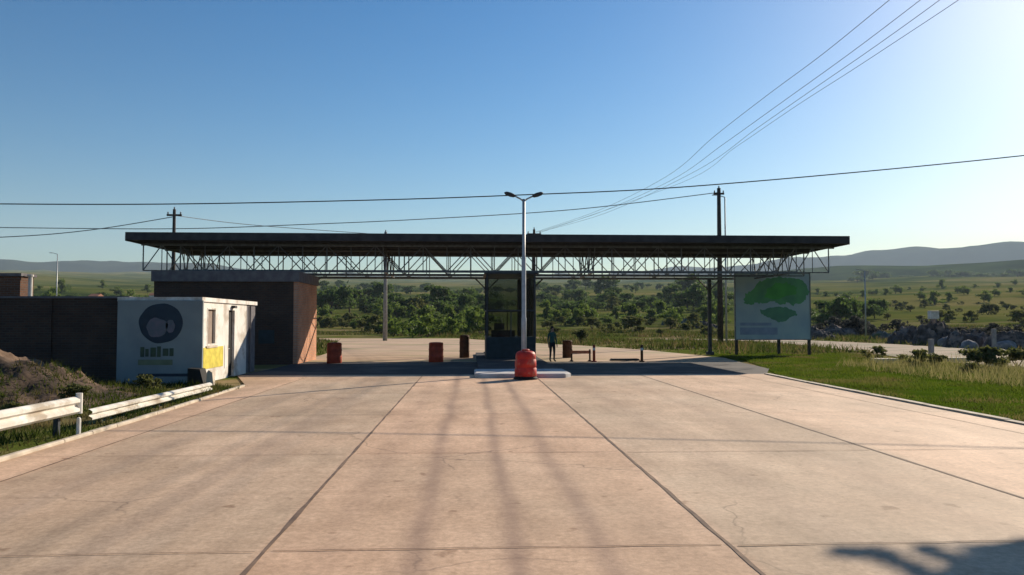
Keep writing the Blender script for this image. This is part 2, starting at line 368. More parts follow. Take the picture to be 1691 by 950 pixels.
def ridge(name, r, az0, az1, prof, m, label, thick=900):
    """a long hill, heights given as photo rows along the azimuth"""
    mb = MB(); n = 160; rows = 14
    for i in range(rows + 1):
        for j in range(n + 1):
            t = j / n; az = R(az0 + (az1 - az0) * t); px = t * (len(prof) - 1); k = min(int(px), len(prof) - 2); yy = prof[k] + (prof[k + 1] - prof[k]) * (px - k)
            H = (530 - yy) / FPX * r; s = i / rows; rr = r - thick * (1 - s) * 1.2 if s <= 1 else r
            f = math.sin(s * math.pi / 2) ** 1.3
            x, y = rr * math.sin(az), rr * math.cos(az)
            z = H * f + noise.fractal(Vector((x / 700, y / 700, r)), 1, 2, 5) * H * .12 * (.3 + f) - (1 - f) * 40
            mb.v.append((x, y, z))
    i0 = (rows) * (n + 1)
    for j in range(n + 1):
        az = R(az0 + (az1 - az0) * j / n); mb.v.append(((r + thick) * math.sin(az), (r + thick) * math.cos(az), -30))
    for i in range(rows + 1):
        for j in range(n):
            a = i * (n + 1) + j; mb.f.append((a, a + 1, a + n + 2, a + n + 1))
    return tag(mb.build(name, m, smooth=True), label, None, None, 'structure')
ridge('hills', 4200, -55, 0, [438, 440, 441, 444, 446, 447, 449, 452, 462], 'hill_far', 'low hazy blue hills on the left horizon')
ridge('hills', 5200, 6, 75, [456, 450, 442, 434, 428, 420, 408, 402, 405, 404, 398, 410, 420], 'hill_far', 'blue ridge rising to the right above the fields')
ridge('hills', 1900, 4, 70, [474, 466, 458, 450, 444, 438, 434, 432, 434, 430], 'hill', 'green lower hillside in front of the blue ridge', 500)

# ------------------------------------------------------------------ paved pad, joints, kerbs, roads
XL, XR = -6.95, 11.1
def sheet(name, pts, z, m, label=None):
    mb = MB(); mb.quad(*[(p[0], p[1], z) for p in pts]); bm_o = mb.build(name, m); return tag(bm_o, label, None, None, 'structure')
pad = [(XL, -12), (XR + .1, -12), (XR + .05, 12), (XR + .25, 24), (XR + .5, 30.6), (-9.0, 30.9), (-7.3, 26)]
sheet('forecourt', pad, .012, 'pad', 'pinkish concrete forecourt cast in long slabs')
sheet('shade_apron', [(-9.0, 30.9), (XR + .5, 30.6), (13.0, 34), (13.6, 39.4), (-8.7, 40.9), (-8.7, 35)], .008, 'shade_asphalt', 'dark paved strip across the road, canopy shade put into its colour')  # follows the canopy's shadow band; its darkness is painted shade
far_road = [(-8.7, 40.9), (13.6, 39.4), (14.3, 44), (13.6, 49), (12.6, 56), (9.5, 66), (3.5, 80), (-2, 96), (-14, 112), (-40, 118), (-75, 112), (-76, 107), (-40, 107), (-22, 98), (-14, 84), (-11.4, 66), (-9.6, 56)]
sheet('road', far_road, .004, 'dirt_road', 'pale road curving left beyond the canopy')
right_road = [(24, 34), (40, 30), (60, 26), (60, 30.5), (42, 38.5), (36.5, 50), (38, 68), (36, 86), (22, 98), (0, 101), (-2, 96), (19, 91), (29, 80), (28.5, 66), (26.5, 52), (24.5, 44)]
sheet('dirt_track', right_road, .008, mat('track_dirt', (.30, .22, .15), (.20, .14, .09), .8, .95, bump=.01, bscale=6, c3=(.075, .085, .025), s3=.16), 'sandy track passing behind the grass on the right')
# tar joints
def strip(mb, pts, w, z, jit):
    prev = None
    for k, (x, y) in enumerate(pts):
        a = pts[max(k - 1, 0)]; b = pts[min(k + 1, len(pts) - 1)]; d = Vector((b[0] - a[0], b[1] - a[1])).normalized(); n_ = Vector((-d.y, d.x))
        ww = w * (.55 + .9 * abs(noise.noise(Vector((x * .9, y * .9, w * 99))))) ; q = (Vector((x, y)) + n_ * ww / 2 + n_ * jit * noise.noise(Vector((x * 1.7, y * 1.7, 3))), Vector((x, y)) - n_ * ww / 2 + n_ * jit * noise.noise(Vector((x * 1.7, y * 1.7, 3))))
        if prev: mb.quad((*prev[0], z), (*q[0], z), (*q[1], z), (*prev[1], z))
        prev = q
mb = MB()
for x in (-1.87, 2.40, 6.49):
    strip(mb, [(x, -6 + .25 * k) for k in range(0, 146)], .06, .017, .012)
strip(mb, [(-6.1, -6 + .25 * k) for k in range(0, 144)], .03, .017, .012)
strip(mb, [(10.2, -6 + .25 * k) for k in range(0, 144)], .03, .017, .012)
tag(mb.build('joint_lines', 'tar'), 'dark tarred joints running the length of the forecourt', None, None, 'structure')
mb = MB()
for k in range(-2, 5):
    y = 7.35 + 5.2 * k
    for (a, b) in ((XL + .05, -1.95), (-1.8, 2.33), (2.47, 6.42), (6.56, XR - .1)):
        yy = y + random.uniform(-.05, .05); strip(mb, [(a + (b - a) * i / 24, yy) for i in range(25)], .020, .021, .03)
tag(mb.build('cross_joints', 'tar'), 'thin joints across the concrete slabs', None, None, 'structure')
def kerb(name, pts, w, h, label):
    mb = MB()
    for k in range(len(pts) - 1):
        a, b = Vector(pts[k]), Vector(pts[k + 1]); L_ = (b - a).length; nseg = max(1, int(L_ / 1.0)); d = (b - a) / nseg; u = d.normalized(); n_ = Vector((-u.y, u.x))
        for i in range(nseg):
            p = a + d * i + u * .008; q = a + d * (i + 1) - u * .008; j = random.uniform(-.008, .008); hh = h + random.uniform(-.006, .006); c = .02
            i0 = len(mb.v)
            for e in (p, q):
                for (o, z) in ((0 + j, -.02), (0 + j, hh - c), (c + j, hh), (w - c + j, hh), (w + j, hh - c), (w + j, -.02)):
                    v = e - n_ * o; mb.v.append((v.x, v.y, z))
            mb.f.append(tuple(range(i0, i0 + 6))); mb.f.append(tuple(range(i0 + 6, i0 + 12))[::-1])
            for t in range(6): t2 = (t + 1) % 6; mb.f.append((i0 + t, i0 + t2, i0 + 6 + t2, i0 + 6 + t))
    return tag(mb.build(name, 'kerb'), label, None, None, 'structure')
kerb('kerb', [(XL - .01, -12), (XL - .01, 17), (-7.2, 25.6)][::-1], .11, .07, 'cream kerb along the left edge of the forecourt')
kerb('kerb', [(XR + .12, -12), (XR + .07, 12), (XR + .27, 24), (XR + .52, 30.5)], -.16, .05, 'cream kerb between forecourt and the right lawn')
mb = MB()
isl = [(.35, 28.9), (.12, 29.3), (.1, 31.6), (.12, 31.9), (3.68, 31.9), (3.7, 31.6), (3.7, 29.4), (3.45, 28.9)]
i0 = 0; k = len(isl)
mb.v += [(x, y, .0) for x, y in isl] + [(x, y, .14) for x, y in isl] + [(1.9 + (x - 1.9) * .97, 30.4 + (y - 30.4) * .97, .165) for x, y in isl]
for lv in (0, 1):
    for j in range(k): a, b = lv * k + j, lv * k + (j + 1) % k; mb.f.append((a, b, b + k, a + k))
mb.f.append(tuple(range(2 * k, 3 * k)))
tag(mb.build('traffic_island', 'island'), 'raised pale concrete island at the foot of the lamp', None, None, 'structure')
mb = MB(); mb.box(.25, 3.6, 31.95, 49.5, -.02, .13, .03); tag(mb.build('booth_platform', 'shade_asphalt'), 'dark raised strip carrying the booth', None, None, 'structure')

# ------------------------------------------------------------------ canopy
RZ, Y0, Y1, X0, X1 = 6.28, 41.0, 49.4, -17.6, 20.1
ca = thing('canopy', (1, 45, 0), 'long flat dark steel roof on lattice trusses spanning the whole entrance', 'canopy')
mb = MB(); mb.box(X0, X1, Y0, Y1, RZ, RZ + .10)
for i in range(80):                                     # sheet ribs
    x = X0 + .3 + i * (X1 - X0 - .6) / 79; mb.box(x - .03, x + .03, Y0 + .1, Y1 - .1, RZ + .098, RZ + .14)
part(mb, 'roof', 'roof', ca)
mb = MB(); mb.box(X0 - .03, X1 + .03, Y0 - .06, Y0 - .005, RZ - .06, RZ + .34).box(X0 - .06, X0 - .005, Y0, Y1, RZ - .10, RZ + .22).box(X1 + .005, X1 + .06, Y0, Y1, RZ - .10, RZ + .22)
part(mb, 'fascia', 'roof', ca)
mb = MB()
for i in range(7):
    y = Y0 + .9 + i * 1.15; mb.box(X0 + .2, X1 - .2, y - .03, y + .03, RZ - .14, RZ - .004)
part(mb, 'purlins', 'steel', ca)
zb, zt = 4.72, RZ - .2
for yt in (41.9, 45.1, 48.3):
    tr = MB(); xa, xb = -15.2, 17.6; nb = 26; dx = (xb - xa) / nb
    tr.box(X0 + .4, X1 - .4, yt - .05, yt + .05, zt - .06, zt + .04); tr.box(xa, xb, yt - .05, yt + .05, zb - .07, zb + .06)
    for i in range(nb + 1):
        x = xa + i * dx; tr.bar((x, yt, zb), (x, yt, zt), .06 if i % 3 == 0 else .04)
        if i < nb:
            if i % 2: tr.bar((x, yt, zb), (x + dx, yt, zt), .045)
            else: tr.bar((x, yt, zt), (x + dx, yt, zb), .045)
    part(tr, 'truss', 'truss', ca)
    for (xe, xo) in ((xa, X0 + .5), (xb, X1 - .7)):
        eb = MB(); eb.bar((xe, yt, zb), (xo, yt, zb), .05); eb.bar((xo, yt, zb), (xo, yt, zt), .06); eb.bar((xe, yt, zb), ((xe + xo) / 2, yt, zt), .05); eb.bar(((xe + xo) / 2, yt, zt), (xo, yt, zb), .05); eb.bar(((xe + xo) / 2, yt, zt), ((xe + xo) / 2, yt, zb), .04)
        part(eb, 'end_bay', 'steel_pale', ca)
for x in (-15.2, -4.7, 6.6, 17.5):           # cross trusses front to back
    tr = MB(); n_ = 8; a, b = 41.9, 48.3
    tr.bar((x, a, zb), (x, b, zb), .07)
    for i in range(n_):
        ya, yb = a + (b - a) * i / n_, a + (b - a) * (i + 1) / n_
        tr.bar((x, ya, zb if i % 2 else zt), (x, yb, zt if i % 2 else zb), .05)
    part(tr, 'cross_truss', 'truss', ca)
for (x, y) in ((-17.0, 48.3), (-9.9, 48.3), (.93, 48.3), (3.65, 48.3), (14.75, 48.3), (-10.3, 41.9)):
    mb = MB(); mb.box(x - .1, x + .1, y - .1, y + .1, .0, zb - .05, .01).box(x - .2, x + .2, y - .2, y + .2, .0, .2)
    for sx in (-1, 1):
        mb.bar((x, y, zb - .75), (x + sx * .75, y, zb), .07)
    part(mb, 'column', 'steel', ca)

# booth under the canopy, on the island
bo = thing('guard_booth', (2.2, 44, .15), 'tall tinted-glass guard booth on the island under the middle of the canopy', 'booth')
bx0, bx1, by0, by1 = .75, 3.35, 41.2, 45.6
mb = MB(); mb.box(bx0, bx1, by0, by1, .12, 1.25, .02); part(mb, 'base_panel', 'teal', bo)
mb = MB()
for x in (bx0 + .05, bx1 - .05):
    for y in (by0 + .05, by1 - .05): mb.box(x - .05, x + .05, y - .05, y + .05, 1.25, 4.55)
for y in (by0 + .05, by1 - .05):
    mb.box(bx0 + .1, bx1 - .1, y - .03, y + .03, 2.6, 2.68); mb.box((bx0 + bx1) / 2 - .025, (bx0 + bx1) / 2 + .025, y - .025, y + .025, 1.25, 2.6)
for x in (bx0 + .05, bx1 - .05): mb.box(x - .03, x + .03, by0 + .1, by1 - .1, 2.6, 2.68)
part(mb, 'frame', 'steel', bo)
mb = MB()
mb.box(bx0 + .1, bx1 - .1, by0 + .075, by0 + .087, 1.25, 2.6).box(bx0 + .1, bx1 - .1, by0 + .075, by0 + .087, 2.68, 4.55)
mb.box(bx0 + .1, bx1 - .1, by1 - .087, by1 - .075, 1.25, 2.6).box(bx0 + .1, bx1 - .1, by1 - .087, by1 - .075, 2.68, 4.55)
mb.box(bx0 + .04, bx0 + .052, by0 + .1, by1 - .1, 1.25, 4.55).box(bx1 - .052, bx1 - .04, by0 + .1, by1 - .1, 1.25, 4.55)
part(mb, 'glazing', 'glass', bo)
mb = MB(); mb.box(bx0 - .1, bx1 + .1, by0 - .1, by1 + .1, 4.552, 4.64); part(mb, 'booth_roof', 'steel', bo)
mb = MB(); mb.box(bx1 - .8, bx1 - .15, 43.0, 44.2, 1.26, 4.4, .01); part(mb, 'service_cabinet', 'wall_shade', bo)
mb = MB(); mb.box(1.05, 2.3, 42.1, 42.7, 1.26, 1.6, .02).box(1.2, 1.75, 42.3, 42.4, 1.62, 1.98, .01); part(mb, 'desk', 'black', bo)

# ------------------------------------------------------------------ street lamp on the island
p = G(865, 619)
lx, ly = 2.06, 31.2
la = thing('street_lamp', (lx, ly, .16), 'grey double-headed street lamp on the island in front of the canopy', 'street lamp')
mb = MB(); mb.tube([(lx, ly, .16), (lx, ly, 2.2), (lx, ly, 2.25), (lx, ly, 4.6), (lx, ly, 4.65), (lx, ly, 6.95)], [.105, .105, .088, .088, .066, .06], 14); part(mb, 'pole', 'galv', la, True)
mb = MB(); mb.box(lx - .2, lx + .2, ly - .2, ly + .2, .15, .19).box(lx - .12, lx + .12, ly - .12, ly + .12, .19, .4, .01); part(mb, 'base', 'galv', la)
for s in (-1, 1):
    mb = MB(); mb.tube([(lx, ly, 6.85), (lx + s * .12, ly, 6.95), (lx + s * .38, ly, 7.08)], .032, 8); part(mb, 'arm', 'galv', la, True)
    mb = MB(); d = Vector((s * .9, 0, .30)).normalized(); a = Vector((lx + s * .34, ly, 7.06))
    mb.tube([a, a + d * .06, a + d * .2, a + d * .38, a + d * .46], [.03, .07, .09, .075, .02], 10); hd = part(mb, 'lamp_head', 'steel', la, True)

# ------------------------------------------------------------------ left side: perimeter wall, kiosk with sign, brick building
wl = thing('perimeter_wall', (-20, 28, 0), 'long brick perimeter wall behind the earth mound on the left, shade put into its colour', 'wall')
mb = MB(); mb.box(-60, -11.85, 28.0, 28.25, -.03, 2.88); part(mb, 'brickwork', 'wall_shade', wl)
mb = MB(); mb.box(-60, -11.85, 27.96, 28.29, 2.881, 2.95); part(mb, 'coping', 'beam', wl)
mb = MB()
for i in range(12): x = -14.6 - i * 4; mb.box(x - .15, x + .15, 27.93, 27.998, -.03, 2.878)
part(mb, 'pilasters', 'wall_shade', wl)

kx0, kx1, ky0, ky1, kz = -11.8, -9.12, 27.1, 33.8, 2.9
ki = thing('gate_kiosk', (-10.6, 30, 0), 'white rendered kiosk with a sunlit side wall left of the forecourt', 'kiosk')
mb = MB()
mb.box(kx0, kx1 - .121, ky0, ky1, -.02, kz - .151)           # core
# +X wall with a real window recess and doorway
yw = [ky0, 27.75, 28.65, 30.15, 30.9, 32.5]
for (a, b, z0, z1) in ((yw[0], yw[1], -.02, kz - .15), (yw[1], yw[2], -.02, 1.25), (yw[1], yw[2], 2.55, kz - .15), (yw[2], yw[3], -.02, kz - .15), (yw[3], yw[4], 2.5, kz - .15), (yw[4], yw[5], -.02, kz - .15)):
    mb.box(kx1 - .12, kx1, a + .0005, b - .0005, z0, z1)
part(mb, 'wall', 'wall_white', ki)
mb = MB(); mb.box(kx1 - .12, kx1 - .01, 32.501, ky1, -.02, kz - .15); tag(part(mb, 'rear_wall', 'beam', ki), 'grey-green rear wall bay')
mb = MB(); mb.box(kx0 - .06, kx1 + .06, ky0 - .05, ky1 + .06, kz - .148, kz); part(mb, 'roof', 'wall_white', ki)
mb = MB(); mb.box(kx1 - .119, kx1 - .08, yw[1] + .002, yw[2] - .002, 1.252, 2.548); wn_ = part(mb, 'window', 'beige', ki)
mb = MB()
for (a, b, z0, z1) in ((yw[1], yw[1] + .05, 1.25, 2.55), (yw[2] - .05, yw[2], 1.25, 2.55), (yw[1] + .05, yw[2] - .05, 1.25, 1.3), (yw[1] + .05, yw[2] - .05, 2.5, 2.55)): mb.box(kx1 - .075, kx1 + .01, a, b, z0, z1)
part(mb, 'frame', 'white', wn_)
mb = MB(); mb.box(kx1 - .119, kx1 - .10, yw[3] + .002, yw[4] - .002, 0, 2.498); dr = part(mb, 'door', 'black', ki)
mb = MB(); mb.tube([(kx1 - .09, yw[3] + .12, 1.05), (kx1 - .03, yw[3] + .12, 1.05), (kx1 - .03, yw[3] + .24, 1.05)], .012, 6); part(mb, 'handle', 'galv', dr)
mb = MB(); mb.box(kx1 + .003, kx1 + .02, 27.35, 29.5, .45, 1.18); tag(part(mb, 'poster', 'yellow', ki), 'yellow poster')
mb = MB(); mb.box(kx1 + .003, kx1 + .015, 29.7, 30.1, .35, 1.2); part(mb, 'notice', 'wall_white', ki)

mb = MB(); mb.tube([(kx1 + .04, 32.9, .0), (kx1 + .04, 32.9, 2.7)], .035, 8); part(mb, 'downpipe', 'beam', ki)
mb = MB(); mb.box(kx1 + .003, kx1 + .14, 30.45, 30.75, 2.58, 2.68, .01); part(mb, 'wall_lamp', 'steel', ki)
mb = MB(); mb.box(kx1 + .003, kx1 + .05, 27.62, 28.78, 1.16, 1.23); part(mb, 'window_sill', 'kerb', ki)
sg = thing('entrance_sign', (-10.6, 27, 0), 'grey-blue square sign with a dark round emblem on the kiosk front', 'sign')
def front(px, py): return at(px, py, 26.95)
a = front(193, 496); b = front(333, 633)
mb = MB(); mb.box(kx0 - .005, b.x, 26.95, 27.06, max(b.z, .02), a.z, .01); part(mb, 'panel', 'panel', sg)
def blob(cx, cz, rx, rz, n=40, jag=.0, seed=0, pw=1):
    return [(cx + rx * math.cos(t) * (1 + jag * noise.noise(Vector((math.cos(t) * 1.8, math.sin(t) * 1.8, seed)))), cz + rz * math.sin(t) * (1 + jag * noise.noise(Vector((math.cos(t) * 1.8, math.sin(t) * 1.8, seed + 9))))) for t in [2 * math.pi * i / n for i in range(n)]]
c0 = front(266, 535)
mb = MB(); mb.prism(blob(c0.x, c0.z + .02, .72, .66, 48, .06, 1), 26.938, 26.948); part(mb, 'emblem', 'panel_dark', sg)
mb = MB(); mb.prism(blob(c0.x - .12, c0.z - .12, .34, .33, 30, .2, 2), 26.928, 26.936); mb.prism(blob(c0.x + .31, c0.z - .08, .15, .22, 24, .1, 4), 26.928, 26.936); part(mb, 'emblem_inset', 'face', sg)
mb = MB()
r = random.Random(4); x = front(232, 580).x; z0, z1 = front(232, 590).z, front(232, 571).z
while x < front(288, 580).x:                                   # worn lettering, no longer readable
    ww = r.uniform(.10, .2); mb.box(x, x + ww, 26.938, 26.948, z0 + r.uniform(0, .05), z1 - r.uniform(0, .12)); x += ww + r.uniform(.03, .07)
part(mb, 'lettering', 'sign_green', sg)
mb = MB(); q = front(228, 603); q2 = front(285, 594); mb.box(q.x, q2.x, 26.938, 26.948, q.z, q2.z); part(mb, 'lower_strip', 'sign_pale', sg)
mb = MB(); q = front(228, 622); q2 = front(318, 617); mb.box(q.x, q2.x, 26.938, 26.948, q.z, q2.z); part(mb, 'base_line', 'panel_dark', sg)

pl = thing('wedge_block', (-9.0, 26.3, 0), 'black sloped block at the foot of the round-emblem sign', 'wedge')
mb = MB(); mb.prism([(-9.25, 0), (-8.72, 0), (-8.86, .52), (-9.25, .55)], 26.3, 26.85); part(mb, 'block', 'black', pl)  # plain black solid with one sloping side
st = MB(); st.prism([(-8.62, 0), (-8.38, 0), (-8.43, .42), (-8.55, .5), (-8.6, .42)], 26.2, 26.4)
tag(st.build('marker_stone', 'kerb', origin=(-8.5, 26.3, 0)), 'pale upright marker stone between the black sloped block and the forecourt', 'marker stone')

gb = thing('brick_building', (-12, 42, 0), 'brick gatehouse under the left end of the canopy, shade and sunlight put into its wall colours', 'building')
gx0, gx1, gy0, gy1 = -15.3, -8.45, 38.8, 43.5
mb = MB(); mb.box(gx0, gx1 - .2, gy0, gy1, -.02, 4.0); part(mb, 'wall', 'wall_shade', gb)
mb = MB(); mb.box(gx1 - .199, gx1, gy0, gy1, -.02, 4.0); part(mb, 'end_wall', 'brick_lit', gb)
mb = MB(); mb.box(gx0 - .1, gx1 + .08, gy0 - .12, gy1 + .1, 4.001, 4.5); part(mb, 'roof_beam', 'beam', gb)
mb = MB(); mb.box(-10.3, -9.55, gy0 - .03, gy0 - .003, 1.0, 1.65); part(mb, 'notice_board', 'teal', gb)
mb = MB(); mb.box(-11.9, -10.95, gy0 - .04, gy0 - .003, 0, 2.1); d_ = part(mb, 'door', 'black', gb)
mb = MB(); mb.box(-11.98, -11.9, gy0 - .06, gy0 - .003, 0, 2.18).box(-10.95, -10.87, gy0 - .06, gy0 - .003, 0, 2.18).box(-11.9, -10.95, gy0 - .06, gy0 - .003, 2.1, 2.18); part(mb, 'frame', 'wood', d_)

tw = thing('brick_pier', (-17, 30.5, 0), 'square dark brick pier rising behind the perimeter wall at far left', 'pier')
mb = MB(); mb.box(-17.6, -16.68, 30, 30.9, -.02, 3.75); part(mb, 'shaft', 'brick', tw)
mb = MB(); mb.box(-17.68, -16.6, 29.92, 30.98, 3.752, 3.86); part(mb, 'cap', 'beam', tw)
mb = MB(); mb.tube([(-16.42, 30.2, 0), (-16.42, 30.2, 3.75)], .075, 10); mb.tube([(-16.42, 30.2, 3.75), (-16.42, 30.2, 3.82)], [.11, .11], 10)
tag(mb.build('vent_pipe', 'white', origin=(-16.42, 30.2, 0)), 'thin white vent pipe standing beside the brick pier', 'pipe')

# earth mound
mb = MB(); nx, ny = 120, 100
def mound(x, y):
    e = math.exp(-(((x + 13.4) / 2.3) ** 2 + ((y - 22.2) / 2.6) ** 2) ** 1.05) * 1.1 + math.exp(-(((x + 17.5) / 3.5) ** 2 + ((y - 22.5) / 3) ** 2)) * 1.15
    e += (noise.fractal(Vector((x * .9, y * .9, 1)), 1, 2, 5) * .30 + noise.noise(Vector((x * 4, y * 4, 2))) * .10 + abs(noise.noise(Vector((x * 2.1, y * 2.1, 7)))) * .16) * min(1, e * 2.5)
    return e - .06
for j in range(ny + 1):
    for i in range(nx + 1): x, y = -22 + 12.6 * i / nx, 16 + 11.6 * j / ny; mb.v.append((x, y, mound(x, y)))
for j in range(ny):
    for i in range(nx): a = j * (nx + 1) + i; mb.f.append((a, a + 1, a + nx + 2, a + nx + 1))
tag(mb.build('earth_mound', 'soil', smooth=True), 'dark brown heap of earth in front of the perimeter wall', None, None, 'structure')

# ------------------------------------------------------------------ guardrails
def wbeam(mb, a, b, zt, h=.31, dep=.08):
    prof = [(0, 0), (dep * .5, .02), (dep, .08), (dep, .13), (.015, .19), (.015, .25)]
    prof = [(-d, z / .31 * h) for d, z in ((.0, 0), (.03, .01), (.08, .05), (.08, .10), (.015, .14), (.015, .17), (.08, .21), (.08, .26), (.03, .30), (0, .31))]
    i0 = len(mb.v); k = len(prof); n = 12
    for i in range(n + 1):
        p = Vector(a).lerp(Vector(b), i / n); z = zt[0] + (zt[1] - zt[0]) * i / n
        for d, h_ in prof: mb.v.append((p.x - d, p.y, z - h + h_))
        for d, h_ in prof: mb.v.append((p.x - d - .006, p.y, z - h + h_))
    for i in range(n):
        for j in range(k - 1):
            q = i0 + i * 2 * k + j
            mb.f.append((q, q + 1, q + 1 + 2 * k, q + 2 * k)); q += k; mb.f.append((q, q + 2 * k, q + 1 + 2 * k, q + 1))
gr = thing('guardrail', (-7.45, 12, 0), 'white corrugated guardrail on posts beside the left kerb, nearest the camera', 'guardrail')
mb = MB(); wbeam(mb, (-7.52, 2.0), (-7.42, 15.3), (.72, .68), .33); part(mb, 'beam', 'white', gr)
mb = MB(); mb.tube([(-7.38, 15.32, .36), (-7.38, 15.32, .74)], .06, 10); part(mb, 'end_cap', 'white', gr)
for y in (3.9, 7.6, 11.3, 14.95):
    mb = MB(); mb.box(-7.64, -7.55, y - .04, y + .04, -.05, .66); part(mb, 'post', 'steel', gr)
g2 = thing('guardrail', (-7.6, 19, 0), 'low white guardrail beam half sunk in weeds, running up to the kiosk', 'guardrail')
mb = MB(); wbeam(mb, (-7.62, 16.2), (-7.66, 23.6), (.34, .30), .25); part(mb, 'beam', 'white', g2)
for y in (16.9, 19.9, 22.9):
    mb = MB(); mb.box(-7.74, -7.67, y - .04, y + .04, -.05, .30); part(mb, 'post', 'steel', g2)
mk = MB(); mk.tube([(-7.20, 14.95, 0), (-7.20, 14.95, .30), (-7.20, 14.95, .33)], [.04, .04, .02], 8)
tag(mk.build('marker_peg', 'white', origin=(-7.20, 14.95, 0)), 'short white marker peg at the end of the near guardrail', 'peg')

# ------------------------------------------------------------------ barrels and barriers
def barrel(name, px, foot, wpx, m, label, hgt, group=None, lid=None):
    g = G(px, foot); r_ = wpx / FPX * g.y / 2 * .97
    t = thing(name, g, label, 'barrel', group); n = 28; h = hgt
    prof = [(r_ * .93, 0), (r_, .03), (r_ * .98, h * .25), (r_ * 1.03, h * .3), (r_ * .98, h * .35), (r_ * .98, h * .62), (r_ * 1.03, h * .67), (r_ * .98, h * .72), (r_ * .96, h * .93), (r_ * 1.0, h * .95), (r_ * .94, h)]
    mb = MB(); mb.lathe(prof, g.x, g.y, n); part(mb, 'drum', m, t, True)
    mb = MB(); mb.lathe([(r_ * .9, h + .001), (r_ * .92, h + .03), (r_ * .5, h + .05), (.06, h + .055)], g.x, g.y, n); part(mb, 'lid', lid or m, t, True)
    return t
BG = 'red barrels standing on the road under the canopy'
barrel('traffic_barrel', 552, 600, 25, 'red_brown', 'dark red barrel beside the sunlit-coloured brick end of the gatehouse', .98, BG)
barrel('traffic_barrel', 720, 598, 25, 'red_brown', 'dark red barrel midway between gatehouse and glass booth', .96, BG)
barrel('traffic_barrel', 767, 591, 17, 'brown', 'tall narrow brown barrel just left of the glass booth', 1.25, BG)
barrel('traffic_barrel', 937, 591, 17, 'brown', 'small brown barrel right of the standing person', .95, BG)
g = G(868, 627)
rb = thing('traffic_barrel', g, 'bright red barrel with a black foot in front of the lamp pole', 'barrel', BG)
mb = MB(); mb.lathe([(.38, .12), (.40, .15), (.395, .40), (.375, .42), (.375, .46), (.39, .48), (.38, .70), (.36, .72), (.36, .76), (.37, .78), (.35, .92), (.30, .99), (.22, 1.02)], g.x, g.y, 28); part(mb, 'drum', 'red', rb, True)
mb = MB(); mb.lathe([(.43, 0), (.44, .05), (.38, .118)], g.x, g.y, 28); part(mb, 'foot', 'black', rb, True)
mb = MB(); mb.lathe([(.14, 1.021), (.14, 1.07), (.08, 1.09)], g.x, g.y, 18); part(mb, 'cap', 'red', rb, True)

def bollard(px, foot, h, label, m):
    g = G(px, foot); t = thing('bollard', g, label, 'bollard', 'bollards to the right of the island')
    mb = MB(); mb.tube([g, g + Vector((0, 0, h * .96)), g + Vector((0, 0, h))], [.07, .07, .04], 12); part(mb, 'post', m, t, True)
    mb = MB(); mb.tube([g, g + Vector((0, 0, .06))], .14, 12); part(mb, 'base', m, t)
    mb = MB(); mb.tube([g + Vector((0, 0, h * .68)), g + Vector((0, 0, h * .82))], .073, 12); part(mb, 'band', 'white', t)
bollard(981, 598, .88, 'red bollard at the right end of the low orange barrier', 'red_brown')
bollard(1060, 598, .88, 'brown bollard standing alone right of the dark road hump', 'brown')
a, b = G(944, 597), G(974, 597)
br = thing('road_barrier', a, 'low orange plank barrier between the brown barrel and the red bollard', 'barrier')
for q in (a, b):
    mb = MB(); mb.box(q.x - .04, q.x + .04, q.y - .04, q.y + .04, .03, .62).box(q.x - .06, q.x + .06, q.y - .25, q.y + .25, .012, .06); part(mb, 'stand', 'brown', br)
mb = MB(); mb.box(a.x - .05, b.x + .05, a.y - .08, a.y - .045, .40, .56); part(mb, 'plank', 'orange', br)
a, b = G(1009, 596), G(1041, 592)
mb = MB(); mb.prism([(a.x, .013), (b.x, .013), (b.x - .08, .10), (a.x + .08, .10)], a.y, a.y + .5)
tag(mb.build('road_hump', 'black', origin=(a.x, a.y, 0)), 'short black rubber hump lying on the road between two bollards', 'speed hump')
# ------------------------------------------------------------------ billboard on the right
BY = 48.0
bb = thing('billboard', (17, BY, 0), 'pale blue billboard with green tree-shaped artwork right of the canopy', 'billboard')
a, b = at(1214, 452, BY), at(1338, 560, BY)
mb = MB(); mb.box(a.x, b.x, BY, BY + .05, b.z, a.z); part(mb, 'panel', 'billboard', bb)
mb = MB()
for (x0, x1, z0, z1) in ((a.x - .06, a.x, b.z - .06, a.z + .06), (b.x, b.x + .06, b.z - .06, a.z + .06), (a.x, b.x, a.z, a.z + .06), (a.x, b.x, b.z - .06, b.z)): mb.box(x0, x1, BY - .03, BY + .09, z0, z1)
part(mb, 'frame', 'steel_pale', bb)
def P(px, py): q = at(px, py, BY); return q.x, q.z
up = [(1228, 500), (1232, 485), (1244, 478), (1252, 466), (1266, 460), (1285, 457), (1305, 459), (1322, 461), (1331, 468), (1334, 482), (1331, 494), (1322, 502), (1310, 504), (1300, 500), (1290, 503), (1276, 498), (1262, 501), (1248, 500), (1240, 504)]
def rough(pts, amp, seed):
    out = []
    for k in range(len(pts)):
        (x0_, y0_), (x1_, y1_) = pts[k], pts[(k + 1) % len(pts)]
        for j in range(5):
            x = x0_ + (x1_ - x0_) * j / 5; y = y0_ + (y1_ - y0_) * j / 5; out.append((x + amp * noise.noise(Vector((x * .25, y * .25, seed))), y + amp * noise.noise(Vector((x * .25, y * .25, seed + 7)))))
    return out
mb = MB(); mb.prism([P(*q) for q in rough(up, 4, 1)][::-1], BY - .012, BY - .003); part(mb, 'tree_artwork', 'bill_green', bb)
lo_ = [(1254, 512), (1268, 509), (1285, 506), (1300, 508), (1312, 513), (1317, 520), (1306, 524), (1296, 531), (1284, 532), (1272, 525), (1258, 520)]
mb = MB(); mb.prism([P(*q) for q in rough(lo_, 3.5, 3)][::-1], BY - .012, BY - .003); part(mb, 'lower_artwork', 'bill_green2', bb)
